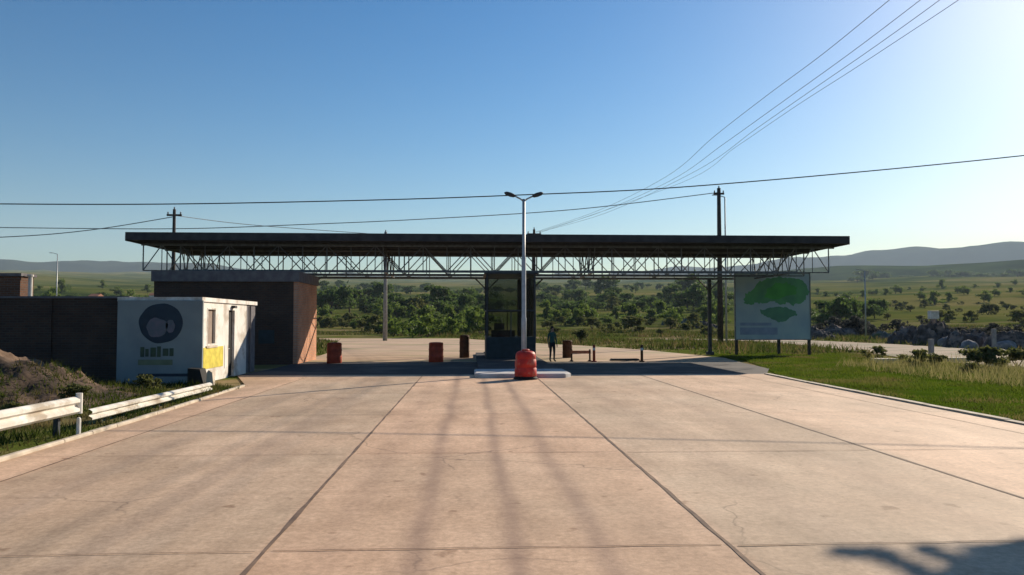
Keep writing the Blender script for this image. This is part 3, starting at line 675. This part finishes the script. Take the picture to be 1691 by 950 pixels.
md_ = [(1262, 492), (1268, 476), (1284, 468), (1302, 467), (1316, 474), (1314, 486), (1298, 490), (1284, 494)]
mb = MB(); mb.prism([P(*q) for q in rough(md_, 4, 5)][::-1], BY - .018, BY - .0125); part(mb, 'bright_patch', mat('billboard_bright_green', (.08, .38, .07), (.06, .28, .06), 1.6, .5), bb)
mb = MB(); q, q2 = P(1222, 553), P(1284, 541); mb.box(q[0], q2[0], BY - .012, BY - .003, q[1], q2[1]); q, q2 = P(1222, 538), P(1274, 533); mb.box(q[0], q2[0], BY - .012, BY - .003, q[1], q2[1]); part(mb, 'violet_band', 'bill_violet', bb)
for px in (1216, 1286, 1336):
    q = at(px, 560, BY + .12); mb = MB(); mb.box(q.x - .08, q.x + .08, BY + .052, BY + .19, -.03, b.z + (3.5 if px != 1286 else 1)); part(mb, 'leg', 'wood', bb)

# ------------------------------------------------------------------ utility poles, wires
def util_pole(px, top, Y, m, rad, label, arm=1.0, group='poles of the overhead line'):
    q = at(px, top, Y); base = terr(q.x, Y); t = thing('utility_pole', (q.x, Y, base), label, 'utility pole', group)
    mb = MB(); mb.tube([(q.x, Y, base - .3), (q.x, Y, (base + q.z) / 2), (q.x, Y, q.z)], [rad, rad * .8, rad * .6], 12); part(mb, 'pole', m, t, True)
    if arm:
        mb = MB(); mb.box(q.x - arm, q.x + arm, Y - .06, Y + .06, q.z - .55, q.z - .4); part(mb, 'crossarm', m, t)
        for s in (-.85, .0, .85):
            z0 = q.z - .399 if s else q.z + .001
            mb = MB(); mb.lathe([(.03, z0), (.07, z0 + .04), (.04, z0 + .1), (.07, z0 + .14), (.03, z0 + .2)], q.x + s * arm, Y, 10); part(mb, 'insulator', 'rock', t, True)
    return Vector((q.x, Y, q.z))
pA = util_pole(1187, 311, 66, 'wood', .26, 'tall dark pole rising above the right part of the canopy', .45)
pB = util_pole(288, 346, 66, 'wood', .2, 'dark pole rising above the left end of the canopy', .6)
pC = util_pole(637, 383, 84, 'pole', .24, 'pale concrete pole behind the left bays of the canopy, tip just over the roof', .5)
pD = util_pole(882, 379, 78, 'wood', .2, 'dark pole directly behind the glass booth, tip just over the roof', .7)
# pale lamp column behind right
def column_lamp(px, top, Y, label):
    q = at(px, top, Y); b0 = terr(q.x, Y); t = thing('street_lamp', (q.x, Y, b0), label, 'street lamp', 'lamp columns in the fields')
    mb = MB(); mb.tube([(q.x, Y, b0 - .2), (q.x, Y, q.z)], [.10, .06], 8); part(mb, 'pole', 'galv', t, True)
    mb = MB(); mb.tube([(q.x, Y, q.z), (q.x - .7, Y, q.z + .2)], .04, 6); part(mb, 'arm', 'galv', t)
    mb = MB(); mb.box(q.x - 1.15, q.x - .7, Y - .1, Y + .1, q.z + .16, q.z + .24, .02); part(mb, 'lamp_head', 'galv', t)
column_lamp(1428, 448, 95, 'slim pale lamp column right of the billboard')
column_lamp(1197, 326, 70, 'slim pale lamp column just left of the billboard')
column_lamp(95, 420, 120, 'slim pale lamp column beyond the perimeter wall')
def wire(a, b, sag, r, m, label, cat='cable', group=None, n=30):
    a, b = Vector(a), Vector(b); pts = []
    for i in range(n + 1):
        t = i / n; p = a.lerp(b, t); p.z -= sag * 4 * t * (1 - t); pts.append(p)
    mb = MB(); mb.tube(pts, r, 5); return tag(mb.build('overhead_wire', m), label, cat, group)
# near thick cable crossing the whole view: rows 337 (left), 323 (middle), 257 (right)
def curve_wire(px_list, Ys, r, m, label, group=None):
    pts = [at(px, py, Y) for (px, py), Y in zip(px_list, Ys)]
    out = []
    n = len(pts)
    for i in range(n - 1):
        p0, p1, p2, p3 = pts[max(i - 1, 0)], pts[i], pts[i + 1], pts[min(i + 2, n - 1)]
        for k in range(8):
            t = k / 8; out.append(.5 * ((2 * p1) + (p2 - p0) * t + (2 * p0 - 5 * p1 + 4 * p2 - p3) * t * t + (3 * p1 - p0 - 3 * p2 + p3) * t ** 3))
    out.append(pts[-1]); mb = MB(); mb.tube(out, r, 5)
    return tag(mb.build('overhead_wire', m), label, 'wire', group)
YY = [26 + i * .6 for i in range(9)]
curve_wire([(-260, 333), (0, 337), (300, 337), (640, 330), (865, 322), (1100, 311), (1400, 286), (1691, 257), (1950, 226)], [26] * 9, .019, 'wire', 'thick dark cable crossing the whole sky in front of the lamp')
curve_wire([(-300, 372), (0, 376), (288, 378), (500, 371), (700, 362), (950, 346), (1187, 318)], [66] * 7, .035, 'wire2', 'thin wire ending at the tall dark pole from the left')
curve_wire([(-300, 400), (0, 392), (150, 380), (288, 358)], [60, 62, 64, 66], .035, 'wire2', 'thin wire leaving the left-hand pole towards the left edge')
curve_wire([(288, 356), (420, 372), (637, 388)], [66, 75, 84], .03, 'wire2', 'thin wire between the left pole and the concrete pole')
# bundle of four running up to the top right corner, from the pole behind the booth to a pole beside the camera
for nm, pl_ in (('leftmost', [(1560, -75), (1453, 13), (1354, 93), (1269, 156), (1180, 225), (1100, 292), (985, 349), (882, 384)]),
                ('second from the left', [(1615, -75), (1520, 0), (1404, 88), (1290, 170), (1195, 238), (1108, 298), (990, 351), (885, 384)]),
                ('third from the left', [(1650, -75), (1552, 0), (1445, 77), (1345, 146), (1250, 212), (1150, 282), (1000, 352), (888, 384)]),
                ('rightmost', [(1690, -75), (1583, 0), (1488, 63), (1404, 118), (1312, 177), (1215, 243), (1125, 302), (890, 385)])):
    curve_wire(pl_, [22, 24, 28, 33, 40, 50, 64, 78], .011, 'wire2', 'thin overhead wire climbing to the top right corner, %s of four' % nm, 'four wires climbing to the top right')

# ------------------------------------------------------------------ person
def person(loc, rotz, label):
    t = thing('person', loc, label, 'person'); t.rotation_euler.z = 0
    V = {'pel': (0, 0, .96), 'bel': (0, .0, 1.10), 'che': (0, .01, 1.32), 'nk0': (0, .01, 1.47), 'nk': (0, 0, 1.54), 'hd0': (0, -.015, 1.62), 'hd1': (0, -.01, 1.71), 'hd2': (0, 0, 1.76)}
    rad = {'pel': (.155, .115), 'bel': (.145, .105), 'che': (.165, .115), 'nk0': (.10, .08), 'nk': (.055, .055), 'hd0': (.07, .08), 'hd1': (.075, .092), 'hd2': (.05, .06)}
    E = [('pel', 'bel'), ('bel', 'che'), ('che', 'nk0'), ('nk0', 'nk'), ('nk', 'hd0'), ('hd0', 'hd1'), ('hd1', 'hd2')]
    for s, q in ((-1, 'l'), (1, 'r')):
        V.update({q + 'h': (s * .095, 0, .88), q + 'k': (s * .11, -.02, .50), q + 'a': (s * .12, .02, .09), q + 't': (s * .14, -.13, .035),
                  q + 's': (s * .185, .01, 1.42), q + 'e': (s * .245, .03, 1.14), q + 'w': (s * .25, -.04, .90), q + 'p': (s * .25, -.06, .82)})
        rad.update({q + 'h': (.095, .10), q + 'k': (.06, .062), q + 'a': (.042, .045), q + 't': (.04, .028), q + 's': (.062, .062), q + 'e': (.042, .042), q + 'w': (.028, .026), q + 'p': (.036, .018)})
        E += [('pel', q + 'h'), (q + 'h', q + 'k'), (q + 'k', q + 'a'), (q + 'a', q + 't'), ('nk0', q + 's'), (q + 's', q + 'e'), (q + 'e', q + 'w'), (q + 'w', q + 'p')]
        for f in range(4):
            n_ = q + 'f%d' % f; o = (f - 1.5) * .019; ln = (.06, .075, .07, .055)[f]
            V[n_] = (s * .252, -.06 + o, .79); V[n_ + 'm'] = (s * .250, -.065 + o, .79 - ln * .55); V[n_ + 'e'] = (s * .238, -.07 + o, .79 - ln)
            for k_ in (n_, n_ + 'm', n_ + 'e'): rad[k_] = (.0085, .0085)
            E += [(q + 'p', n_), (n_, n_ + 'm'), (n_ + 'm', n_ + 'e')]
        V[q + 'th'] = (s * .245, -.10, .84); V[q + 'th2'] = (s * .24, -.115, .80); rad[q + 'th'] = rad[q + 'th2'] = (.01, .01); E += [(q + 'p', q + 'th'), (q + 'th', q + 'th2')]
    names = list(V); me = bpy.data.meshes.new('body'); me.from_pydata([V[k] for k in names], [(names.index(a), names.index(b)) for a, b in E], [])
    o = bpy.data.objects.new('body', me); C.objects.link(o)
    md = o.modifiers.new('skin', 'SKIN'); o.modifiers.new('sub', 'SUBSURF').levels = 1
    for i, k in enumerate(names): me.skin_vertices[0].data[i].radius = rad[k]; me.skin_vertices[0].data[i].use_root = (k == 'pel')
    bpy.context.view_layer.update(); ev = o.evaluated_get(bpy.context.evaluated_depsgraph_get()); m2 = bpy.data.meshes.new_from_object(ev)
    o.modifiers.clear(); o.data = m2; m2.name = 'body'; m2.materials.clear()
    for k in ('skin', 'jacket', 'trousers', 'black'): m2.materials.append(M[k])
    for p_ in m2.polygons:
        c = p_.center; p_.use_smooth = True
        p_.material_index = 3 if c.z < .09 else 2 if c.z < .96 and abs(c.x) < .215 else 0 if (c.z > 1.51 or (abs(c.x) > .2 and c.z < .89)) else 1
    o.parent = t
    mb = MB(); mb.lathe([(.085, 1.66), (.098, 1.70), (.096, 1.76), (.07, 1.815), (.02, 1.835)], 0, .02, 18, .92, 1.02); h = mb.build('hair', 'hair', smooth=True); h.parent = t
    mb = MB()
    for s in (-1, 1): mb.lathe([(.004, 1.683), (.011, 1.69), (.004, 1.697)], s * .032, -.1, 8)
    mb.lathe([(.018, 1.645), (.014, 1.66), (.006, 1.69)], 0, -.105, 8); mb.lathe([(.003, 1.618), (.022, 1.622), (.003, 1.627)], 0, -.09, 10, 1, .5)
    f = mb.build('face_features', 'skin', smooth=True); f.parent = t
    t.rotation_euler.z = rotz
    return t
g = G(912, 598); person((g.x, g.y, .012), R(25), 'person in dark green jacket and black trousers standing right of the booth')

# ------------------------------------------------------------------ vegetation
def crown_mesh(rng, rx, rz, n, leaf, lumps=12, flat=1.0, z0=0, density_core=.5):
    cs = []
    for i in range(lumps):
        a = rng.uniform(0, 6.283); d = rng.uniform(.1, .95) * rx; z = z0 + rz * rng.uniform(.2, 1.75) * (1.1 - .4 * d / rx)
        cs.append((Vector((d * math.cos(a), d * math.sin(a), z)), rng.uniform(.16, .55) * rx, rng.uniform(.18, .5) * rz))
    mb = MB()
    for i in range(n):
        c, r1, r2 = rng.choice(cs); v = Vector((rng.gauss(0, 1), rng.gauss(0, 1), rng.gauss(0, 1))).normalized() * (rng.random() ** .4)
        p = c + Vector((v.x * r1, v.y * r1, v.z * r2))
        if rng.random() < .06: p += v * r1 * .35
        p.z = max(p.z, .05)
        a = Vector((rng.gauss(0, 1), rng.gauss(0, 1), rng.gauss(0, .7))).normalized(); b = a.cross(Vector((rng.gauss(0, 1), rng.gauss(0, 1), rng.gauss(0, 1)))).normalized()
        s = leaf * rng.uniform(.6, 1.3); mb.quad(p - a * s, p + b * s * .55, p + a * s, p - b * s * .55)
    return mb
def make_tree(name, m, rx, rz, trunk_h, n, leaf, seed, label, cat, group):
    rng = random.Random(seed); t = thing(name, (0, 0, 0), label, cat, group)
    if trunk_h > 0:
        mb = MB(); top = Vector((rng.uniform(-.2, .2), rng.uniform(-.2, .2), trunk_h + rz * .5))
        mb.tube([(0, 0, -.2), top * .5, top], [rx * .07, rx * .05, rx * .03], 7)
        for k in range(4):
            a = rng.uniform(0, 6.28); s = top * rng.uniform(.5, .85); mb.tube([s, s + Vector((math.cos(a) * rx * .45, math.sin(a) * rx * .45, rz * .6))], [rx * .03, rx * .012], 5)
        part(mb, 'trunk', 'bark', t)
    else:
        mb = MB()
        for k in range(5):
            a = rng.uniform(0, 6.28); mb.tube([(0, 0, -.05), (math.cos(a) * rx * .4, math.sin(a) * rx * .4, rz * 1.0)], [rx * .03, rx * .01], 5)
        part(mb, 'stems', 'bark', t)
    part(crown_mesh(rng, rx, rz, n, leaf, z0=trunk_h * .8), 'crown' if trunk_h > 0 else 'foliage', m, t)
    return t
protos = {
 'd': [make_tree('tree', 'leaf_dark', 2.9, 1.8, .7, 1900, .26, s, '', '', '') for s in (1, 2, 3)],
 'm': [make_tree('tree', 'leaf_mid', 2.5, 1.6, .5, 1700, .24, s, '', '', '') for s in (4, 5)],
 'o': [make_tree('shrub', 'leaf_olive', 1.5, .9, 0, 900, .16, s, '', '', '') for s in (6, 7)],
 'b': [make_tree('shrub', 'leaf_mid', 1.5, 1.0, 0, 900, .15, s, '', '', '') for s in (8, 9)],
 'g': [make_tree('shrub', 'leaf_grey', 1.6, .9, 0, 1000, .16, s, '', '', '') for s in (10, 11)],
}
used = set()  # prototypes already standing in the scene
def plant(kind, x, y, s, label, cat, group=None, sz=None):
    o = random.choice(protos[kind]); key = o.name
    if key in used: t = copy_tree(o)
    else: t = o; used.add(key)
    t.location = (x, y, terr(x, y) - .05); t.rotation_euler.z = random.uniform(0, 6.28); k = s * random.uniform(.93, 1.07); e_ = random.uniform(.72, 1.45) if group else 1; k *= random.uniform(.65, 1.25) if group else 1; t.scale = (k * random.uniform(.85, 1.2), k, k * (sz or 1) * e_)
    for q in ('label', 'category', 'group'):
        if q in t: del t[q]
    tag(t, label, cat, group); return t
def belt(kind, px0, px1, r0, r1, n, s0, s1, label, group, cat='tree', sz=None):
    for i in range(n):
        px = px0 + (px1 - px0) * (i + random.uniform(.1, .9)) / n; Y = random.uniform(r0, r1); q = at(px, 500, Y)
        plant(kind, q.x, Y, random.uniform(s0, s1), label, cat, group, sz)
belt('d', 525, 830, 210, 340, 38, 1.1, 1.7, 'dark tree in the belt seen under the left bays of the canopy', 'dark trees under the left bays')
belt('d', 890, 1200, 220, 380, 36, 1.1, 1.7, 'dark tree in the belt between the booth and the billboard', 'dark trees between booth and billboard')
belt('b', 640, 800, 98, 125, 13, 1.0, 1.6, 'bright green shrub in the thicket left of the booth', 'green shrubs left of the booth', 'shrub', 1.25)
belt('o', 525, 640, 115, 170, 13, .9, 1.4, 'olive shrub in the field behind the brick gatehouse end', 'olive shrubs behind the gatehouse', 'shrub')
belt('m', 530, 800, 140, 210, 22, .6, 1.0, 'small green tree in the field left of the booth', 'small field trees left of the booth')
belt('m', 890, 1200, 140, 210, 18, .6, 1.0, 'small green tree in the field between booth and billboard', 'small field trees right of the booth')
belt('o', 895, 1180, 100, 160, 20, .7, 1.2, 'olive shrub scattered in the field right of the booth', 'olive shrubs right of the booth', 'shrub')
belt('d', 1345, 1450, 130, 180, 7, .8, 1.1, 'dark tree in the clump right of the billboard', 'dark clump right of the billboard')
belt('g', 1350, 1445, 96, 112, 8, .9, 1.3, 'dark grey shrub in the low row right of the billboard', 'grey shrubs right of the billboard', 'shrub', 1.2)
belt('g', 1478, 1691, 76, 95, 12, .7, 1.1, 'dark grey shrub in the tangled row at the right edge of the field', 'tangled grey shrubs at far right', 'shrub')
belt('d', 1400, 1760, 1100, 1700, 40, 3.0, 5.0, 'distant tree in the line across the fields at far right', 'distant trees at far right', sz=.6)
belt('d', 60, 270, 200, 380, 14, .7, 1.3, 'distant tree showing over the perimeter wall', 'trees beyond the perimeter wall')
belt('d', 525, 1200, 450, 900, 50, 1.3, 2.4, 'distant tree on the rising ground behind the canopy', 'distant trees on the rising ground')
belt('o', 1345, 1700, 120, 300, 34, .7, 1.5, 'olive shrub scattered over the field right of the billboard', 'olive shrubs in the right-hand field', 'shrub')
belt('m', 1345, 1700, 300, 620, 26, .8, 1.5, 'small tree scattered far out in the right-hand field', 'small trees far out in the right-hand field')
belt('o', 525, 1200, 210, 480, 60, 1.1, 2.0, 'olive shrub among the trees behind the canopy', 'olive shrubs among the trees behind the canopy', 'shrub')
belt('m', 60, 270, 240, 600, 14, .8, 1.4, 'small green tree in the field beyond the perimeter wall', 'small trees beyond the perimeter wall')
for px, py, s, lb in ((1443, 592, .42, 'small brown-green weed bush left of the pale track gap'), (1508, 604, .50, 'olive weed bush at the lawn edge, second from the left'), (1546, 606, .42, 'slim weed bush standing before the white slab'), (1625, 612, .62, 'largest weed bush at the lawn edge near the right border'), (1680, 605, .55, 'weed bush cut by the right border of the view'), (1596, 618, .3, 'tiny weed tuft between the largest bush and the white slab')):
    g = G(px, py); plant('o', g.x, g.y, s, lb, 'bush')
g = G(960, 566); plant('o', g.x, g.y, .8, 'round dark olive bush behind the person', 'bush')
for px, py, s, lb in ((20, 700, .28, 'low weed clump under the near guardrail'), (125, 668, .3, 'weed clump at the foot of the earth mound'), (250, 645, .32, 'weed clump in front of the round-emblem sign'), (85, 600, .35, 'weeds growing on the crest of the earth mound')):
    g = G(px, py); t = plant('o', g.x, g.y, s, lb, 'weeds')
    t.location.z = max(-.03, mound(g.x, g.y) if -22 < g.x < -9.4 and 16 < g.y < 27.6 else -.03)
# unseen tree added outside the frame, limbs shaped to shadow the forecourt corner
def shadow_to(px, py, z): g = G(px, py); k = z / SD.z; return Vector((g.x + SD.x * k, g.y + SD.y * k, z))
ct = shadow_to(1830, 1010, 9.6)
tr = thing('tree', (ct.x + 1.0, ct.y, 0), 'unseen tree added outside the right border, shaped to shadow the forecourt corner', 'tree')
rng = random.Random(21); mb = MB(); b0 = Vector((ct.x + 1, ct.y, 0))
mb.tube([b0 - Vector((0, 0, .3)), b0 + Vector((.1, 0, 3)), b0 + Vector((-.4, 0, 6.5)), ct], [.34, .26, .2, .08], 10)
br_pts = []
for st in (((1760, 985), (1600, 965), (1520, 950), (1480, 930), (1445, 915), (1375, 915)), ((1760, 965), (1660, 955), (1600, 938), (1560, 922), (1525, 911)), ((1770, 930), (1690, 925), (1625, 912), (1595, 905))):
    pts = [shadow_to(x, y, 9.4 + .1 * i) for i, (x, y) in enumerate(st)]
    mb.tube([ct] + pts, [.10] * 2 + [.07] * (len(pts) - 2) + [.035], 6); br_pts.append(pts)
part(mb, 'trunk', 'bark', tr)
cm = MB()
for i in range(7500):
    if rng.random() < .93:
        v = Vector((rng.gauss(0, 1), rng.gauss(0, 1), rng.gauss(0, 1))).normalized() * rng.random() ** .4; p = ct + Vector((v.x * 1.15, v.y * 1.1, v.z * .9))
    else:
        pts = rng.choice(br_pts[:2] + br_pts); k = rng.randrange(len(pts) - 1); p = pts[k].lerp(pts[k + 1], rng.random()) + Vector((rng.gauss(0, .035), rng.gauss(0, .035), rng.gauss(0, .03)))
    a = Vector((rng.gauss(0, 1), rng.gauss(0, 1), rng.gauss(0, .6))).normalized(); b = a.cross(Vector((rng.gauss(0, 1), rng.gauss(0, 1), rng.gauss(0, 1)))).normalized(); s = .11 * rng.uniform(.6, 1.3)
    cm.quad(p - a * s, p + b * s * .6, p + a * s, p - b * s * .6)
part(cm, 'crown', 'leaf_dark', tr)

# grass and weeds
def inside(pt, poly):
    x, y = pt; c = False; j = len(poly) - 1
    for i in range(len(poly)):
        if (poly[i][1] > y) != (poly[j][1] > y) and x < (poly[j][0] - poly[i][0]) * (y - poly[i][1]) / (poly[j][1] - poly[i][1]) + poly[i][0]: c = not c
        j = i
    return c
def grass(name, poly, n, h0, h1, wd, m, label, avoid=(), zf=None, seed=1, patch=.5):
    rng = random.Random(seed); V = []; F = []; xs = [p[0] for p in poly]; ys = [p[1] for p in poly]; c = 0; tries = 0
    while c < n and tries < n * 8:
        tries += 1; x = rng.uniform(min(xs), max(xs)); y = rng.uniform(min(ys), max(ys))
        if not inside((x, y), poly) or any(inside((x, y), q) for q in avoid): continue
        nz = noise.noise(Vector((x * patch, y * patch, seed))); 
        if rng.random() > .65 + nz: continue
        c += 1; z = (zf(x, y) if zf else terr(x, y) - .03); h = rng.uniform(h0, h1) * (1 + nz); a = rng.uniform(0, 6.28); w_ = wd * rng.uniform(.6, 1.3)
        dx, dy = math.cos(a) * w_, math.sin(a) * w_; lx_, ly_ = rng.gauss(0, .4) * h, rng.gauss(0, .4) * h; i = len(V)
        V += [(x - dx, y - dy, z - .01), (x + dx, y + dy, z - .01), (x + lx_, y + ly_, z + h)]; F.append((i, i + 1, i + 2))
    me = bpy.data.meshes.new(name); me.from_pydata(V, [], F); me.materials.append(M[m]); o = bpy.data.objects.new(name, me); C.objects.link(o)
    return tag(o, label, 'grass', None, 'stuff')
lawn = [(XR + .5, 6), (XR + .45, 24), (XR + .75, 30), (13.4, 36), (14.6, 42), (15, 50), (24, 50), (24, 42), (23.5, 33), (40, 29), (36, 10), (14, 6)]
sheet('lawn', lawn, -.012, mat('lawn_ground', (.07, .115, .008), (.045, .08, .006), .5, 1, bump=.02, bscale=8, c3=(.08, .075, .02), s3=.3, spec=0), 'green verge right of the forecourt')
grass('lawn_grass', lawn, 120000, .05, .13, .02, 'grass', 'short green grass of the right verge', avoid=(right_road,), seed=2)
lv = [(XL - .2, 3), (XL - .2, 26), (-8.9, 26.6), (-13, 27), (-22, 27), (-22, 15), (-14, 3)]
grass('verge_weeds', lv, 30000, .06, .2, .016, 'grass_dry', 'dry weeds and grass of the left verge around the guardrails', avoid=([(-12.2, 20.5), (-11.9, 22.5), (-12.4, 24.5), (-14, 25), (-22, 25), (-22, 20), (-15, 20.2)],), zf=lambda x, y: max(-.03, mound(x, y)) if -22 < x < -9.4 and 16 < y < 27.6 else -.03, seed=3, patch=.9)
M['dry'] = mat('dry_stalks', (.30, .26, .11), (.16, .16, .05), 1.5, .9, spec=0); leafy(M['dry'])
grass('dry_tufts', [(17, 24), (16.5, 36), (23.5, 41), (40, 31), (34, 20)], 9000, .22, .55, .014, 'dry', 'tall pale dry tufts along the far edge of the right verge', avoid=(right_road,), seed=9, patch=1.1)
grass('field_grass', [(-60, 49), (60, 49), (95, 130), (-95, 130)], 60000, .15, .5, .06, 'grass_dry', 'rough grass of the field beyond the road', avoid=(far_road, right_road, pad), seed=5, patch=.12)

# ------------------------------------------------------------------ small things in the distance and at the field's edge
def house(px, py, Y, w_, h_, label, m='wall_white', roof='tile', d=6):
    q = at(px, py, Y); z = terr(q.x, Y) - .3; t = thing('house', (q.x, Y, z), label, 'house')
    mb = MB(); mb.box(q.x - w_ / 2, q.x + w_ / 2, Y, Y + d, z, z + h_); part(mb, 'wall', m, t)
    mb = MB(); o = .3; zz = z + h_ + .002
    mb.v += [(q.x - w_ / 2 - o, Y - o, zz), (q.x + w_ / 2 + o, Y - o, zz), (q.x + w_ / 2 + o, Y + d + o, zz), (q.x - w_ / 2 - o, Y + d + o, zz), (q.x - w_ / 2 - o, Y + d / 2, zz + h_ * .4), (q.x + w_ / 2 + o, Y + d / 2, zz + h_ * .4)]
    mb.f += [(0, 1, 5, 4), (2, 3, 4, 5), (1, 2, 5), (3, 0, 4), (3, 2, 1, 0)]; part(mb, 'roof', roof, t)
    mb = MB(); mb.box(q.x - w_ * .32, q.x - w_ * .12, Y - .03, Y - .003, z + h_ * .4, z + h_ * .75); part(mb, 'window', 'pane', t)
    mb = MB(); mb.box(q.x + w_ * .08, q.x + w_ * .24, Y - .03, Y - .003, z + .3, z + h_ * .72); part(mb, 'door', 'wood', t)
house(153, 490, 330, 3.2, 3.0, 'tiny white house seen over the perimeter wall, nearer the brick pier')
house(252, 490, 360, 3.4, 3.0, 'tiny pale house seen over the wall just left of the gatehouse')
M['rubble'] = mat('rubble', (.13, .105, .095), (.04, .033, .031), 1.8, .95, bump=.08, bscale=3, c3=(.26, .19, .15), s3=.9)
M['rubble_green'] = mat('overgrown_rubble', (.20, .20, .17), (.07, .075, .06), 1.5, .95, bump=.08, bscale=3, c3=(.06, .09, .02), s3=.5)
def heap(px, foot, w_, h_, seed, m, label, group='rubble heaps by the track'):
    g = G(px, foot); mb = MB(); n = 44; z0 = terr(g.x, g.y)
    for j in range(n + 1):
        for i in range(n + 1):
            u, v = 2 * i / n - 1, 2 * j / n - 1; x, y = u * w_ / 2, v * w_ * .35; e = max(0, 1 - (u * u + v * v)) ** .8
            z = e * h_ * (.75 + .6 * noise.noise(Vector((x * .5, y * .5, seed)))) + min(1, e * 4) * (abs(noise.noise(Vector((x * 1.8, y * 1.8, seed)))) * .9 + noise.cell(Vector((x * 2.2, y * 2.2, seed))) * .35) * h_ * .35
            mb.v.append((g.x + x, g.y + y, z0 + z - .05))
    for j in range(n):
        for i in range(n): a = j * (n + 1) + i; mb.f.append((a, a + 1, a + n + 2, a + n + 1))
    return tag(mb.build('rubble_heap', m, origin=(g.x, g.y, z0)), label, 'rubble heap', group)
for a_ in ((1385, 556, 6.0, 1.5, 1, 'rubble', 'long low dark rubble heap just right of the billboard'), (1430, 553, 4.0, 2.0, 2, 'rubble', 'dark rubble heap next to the lamp column right of the billboard'),
           (1500, 567, 4.0, 1.6, 3, 'rubble', 'dark rubble heap left of the tallest heap'), (1545, 568, 4.6, 2.5, 4, 'rubble', 'tallest dark rubble heap, a pale crate on its top'),
           (1600, 573, 4.2, 1.5, 5, 'rubble', 'dark rubble heap left of the pale upright stake'), (1668, 575, 4.2, 1.4, 6, 'rubble', 'dark rubble heap at the right border'),
           (1350, 560, 4.5, 1.3, 11, 'rubble', 'low rubble heap touching the right leg of the billboard'), (1458, 561, 3.2, 1.1, 12, 'rubble_green', 'small brownish heap between the two groups of dark heaps'),
           (1118, 547, 6.5, 2.4, 7, 'rubble_green', 'grey overgrown rubble heap in the field between booth and billboard'), (1165, 549, 5, 1.3, 8, 'rubble', 'low dark heap left of the tall dark pole')):
    heap(*a_)
g = G(1541, 568); q = at(1541, 519, g.y - .4); mb = MB(); mb.box(q.x - .36, q.x + .36, g.y - .75, g.y - .1, q.z - .45, q.z + .3, .04)
tag(mb.build('crate', 'white', origin=(q.x, g.y, q.z)), 'pale crate lying on top of the tallest rubble heap', 'crate')
def rock(px, py, w_, h_, d, m, label, seed, Z=0):
    g = G(px, py); rng = random.Random(seed); bm = bmesh.new(); bmesh.ops.create_icosphere(bm, subdivisions=3, radius=1)
    for v in bm.verts:
        k = 1 + .25 * noise.noise(v.co * 1.3 + Vector((seed, 0, 0))) + .08 * noise.noise(v.co * 4); p = v.co * k
        v.co = Vector((p.x * w_ / 2, p.y * d / 2, max(p.z, -.2) * h_))
    me = bpy.data.meshes.new('boulder'); bm.to_mesh(me); bm.free(); me.materials.append(M[m]); o = bpy.data.objects.new('boulder', me); C.objects.link(o); o.location = (g.x, g.y, terr(g.x, g.y)); tag(o, label, 'boulder')
rock(1505, 563, 1.6, .8, 1.2, 'rock', 'grey boulder left of the pale stake', 1)
rock(1480, 560, 1.1, 1.0, 1.0, 'rock', 'pale boulder beside the sandy track end', 2)
rock(1570, 571, 2.0, .9, 1.5, 'rock', 'large pinkish boulder in front of the tangled shrubs', 3)
rock(1600, 575, 1.3, .6, 1.2, 'rock', 'low boulder right of the large pinkish one', 4)
rock(1660, 576, 1.8, .6, 1.3, 'rock', 'flat grey boulder by the right border', 5)
for px, foot, top, lb in ((1642, 577, 543, 'pale upright stake among the tangled shrubs'), (1538, 590, 560, 'pale short stake left of the white slab')):
    g = G(px, foot); q = at(px, top, g.y); mb = MB(); mb.box(g.x - .12, g.x + .12, g.y - .12, g.y + .12, -.1, q.z, .02)
    tag(mb.build('stake', 'pole', origin=(g.x, g.y, 0)), lb, 'stake')
for px, py, w_, lb in ((1583, 598, 1.3, 'white slab lying beside the sandy track'), (1655, 604, .6, 'small white slab lying near the right border'), (1468, 600, 1.1, 'cream slab lying at the lawn edge left of the weed bushes')):
    g = G(px, py); mb = MB(); mb.box(g.x - w_ / 2, g.x + w_ / 2, g.y, g.y + .8, -.03, .22, .03); tag(mb.build('stone_slab', 'kerb', origin=(g.x, g.y, 0)), lb, 'slab')

# ------------------------------------------------------------------ haze
HZ = True
if HZ:
    mb = MB(); mb.box(-6800, 6800, -6800, 6800, -60, 700)
    hm = bpy.data.materials.new('haze_air'); hm.use_nodes = True; n = hm.node_tree; n.nodes.remove(n.nodes['Principled BSDF'])
    v = n.nodes.new('ShaderNodeVolumePrincipled'); v.inputs['Color'].default_value = (.66, .84, 1, 1); v.inputs['Density'].default_value = .00011; v.inputs['Anisotropy'].default_value = .1
    n.links.new(v.outputs[0], n.nodes['Material Output'].inputs['Volume'])
    tag(mb.build('haze', hm), 'thin pale haze over the fields', None, None, 'stuff')
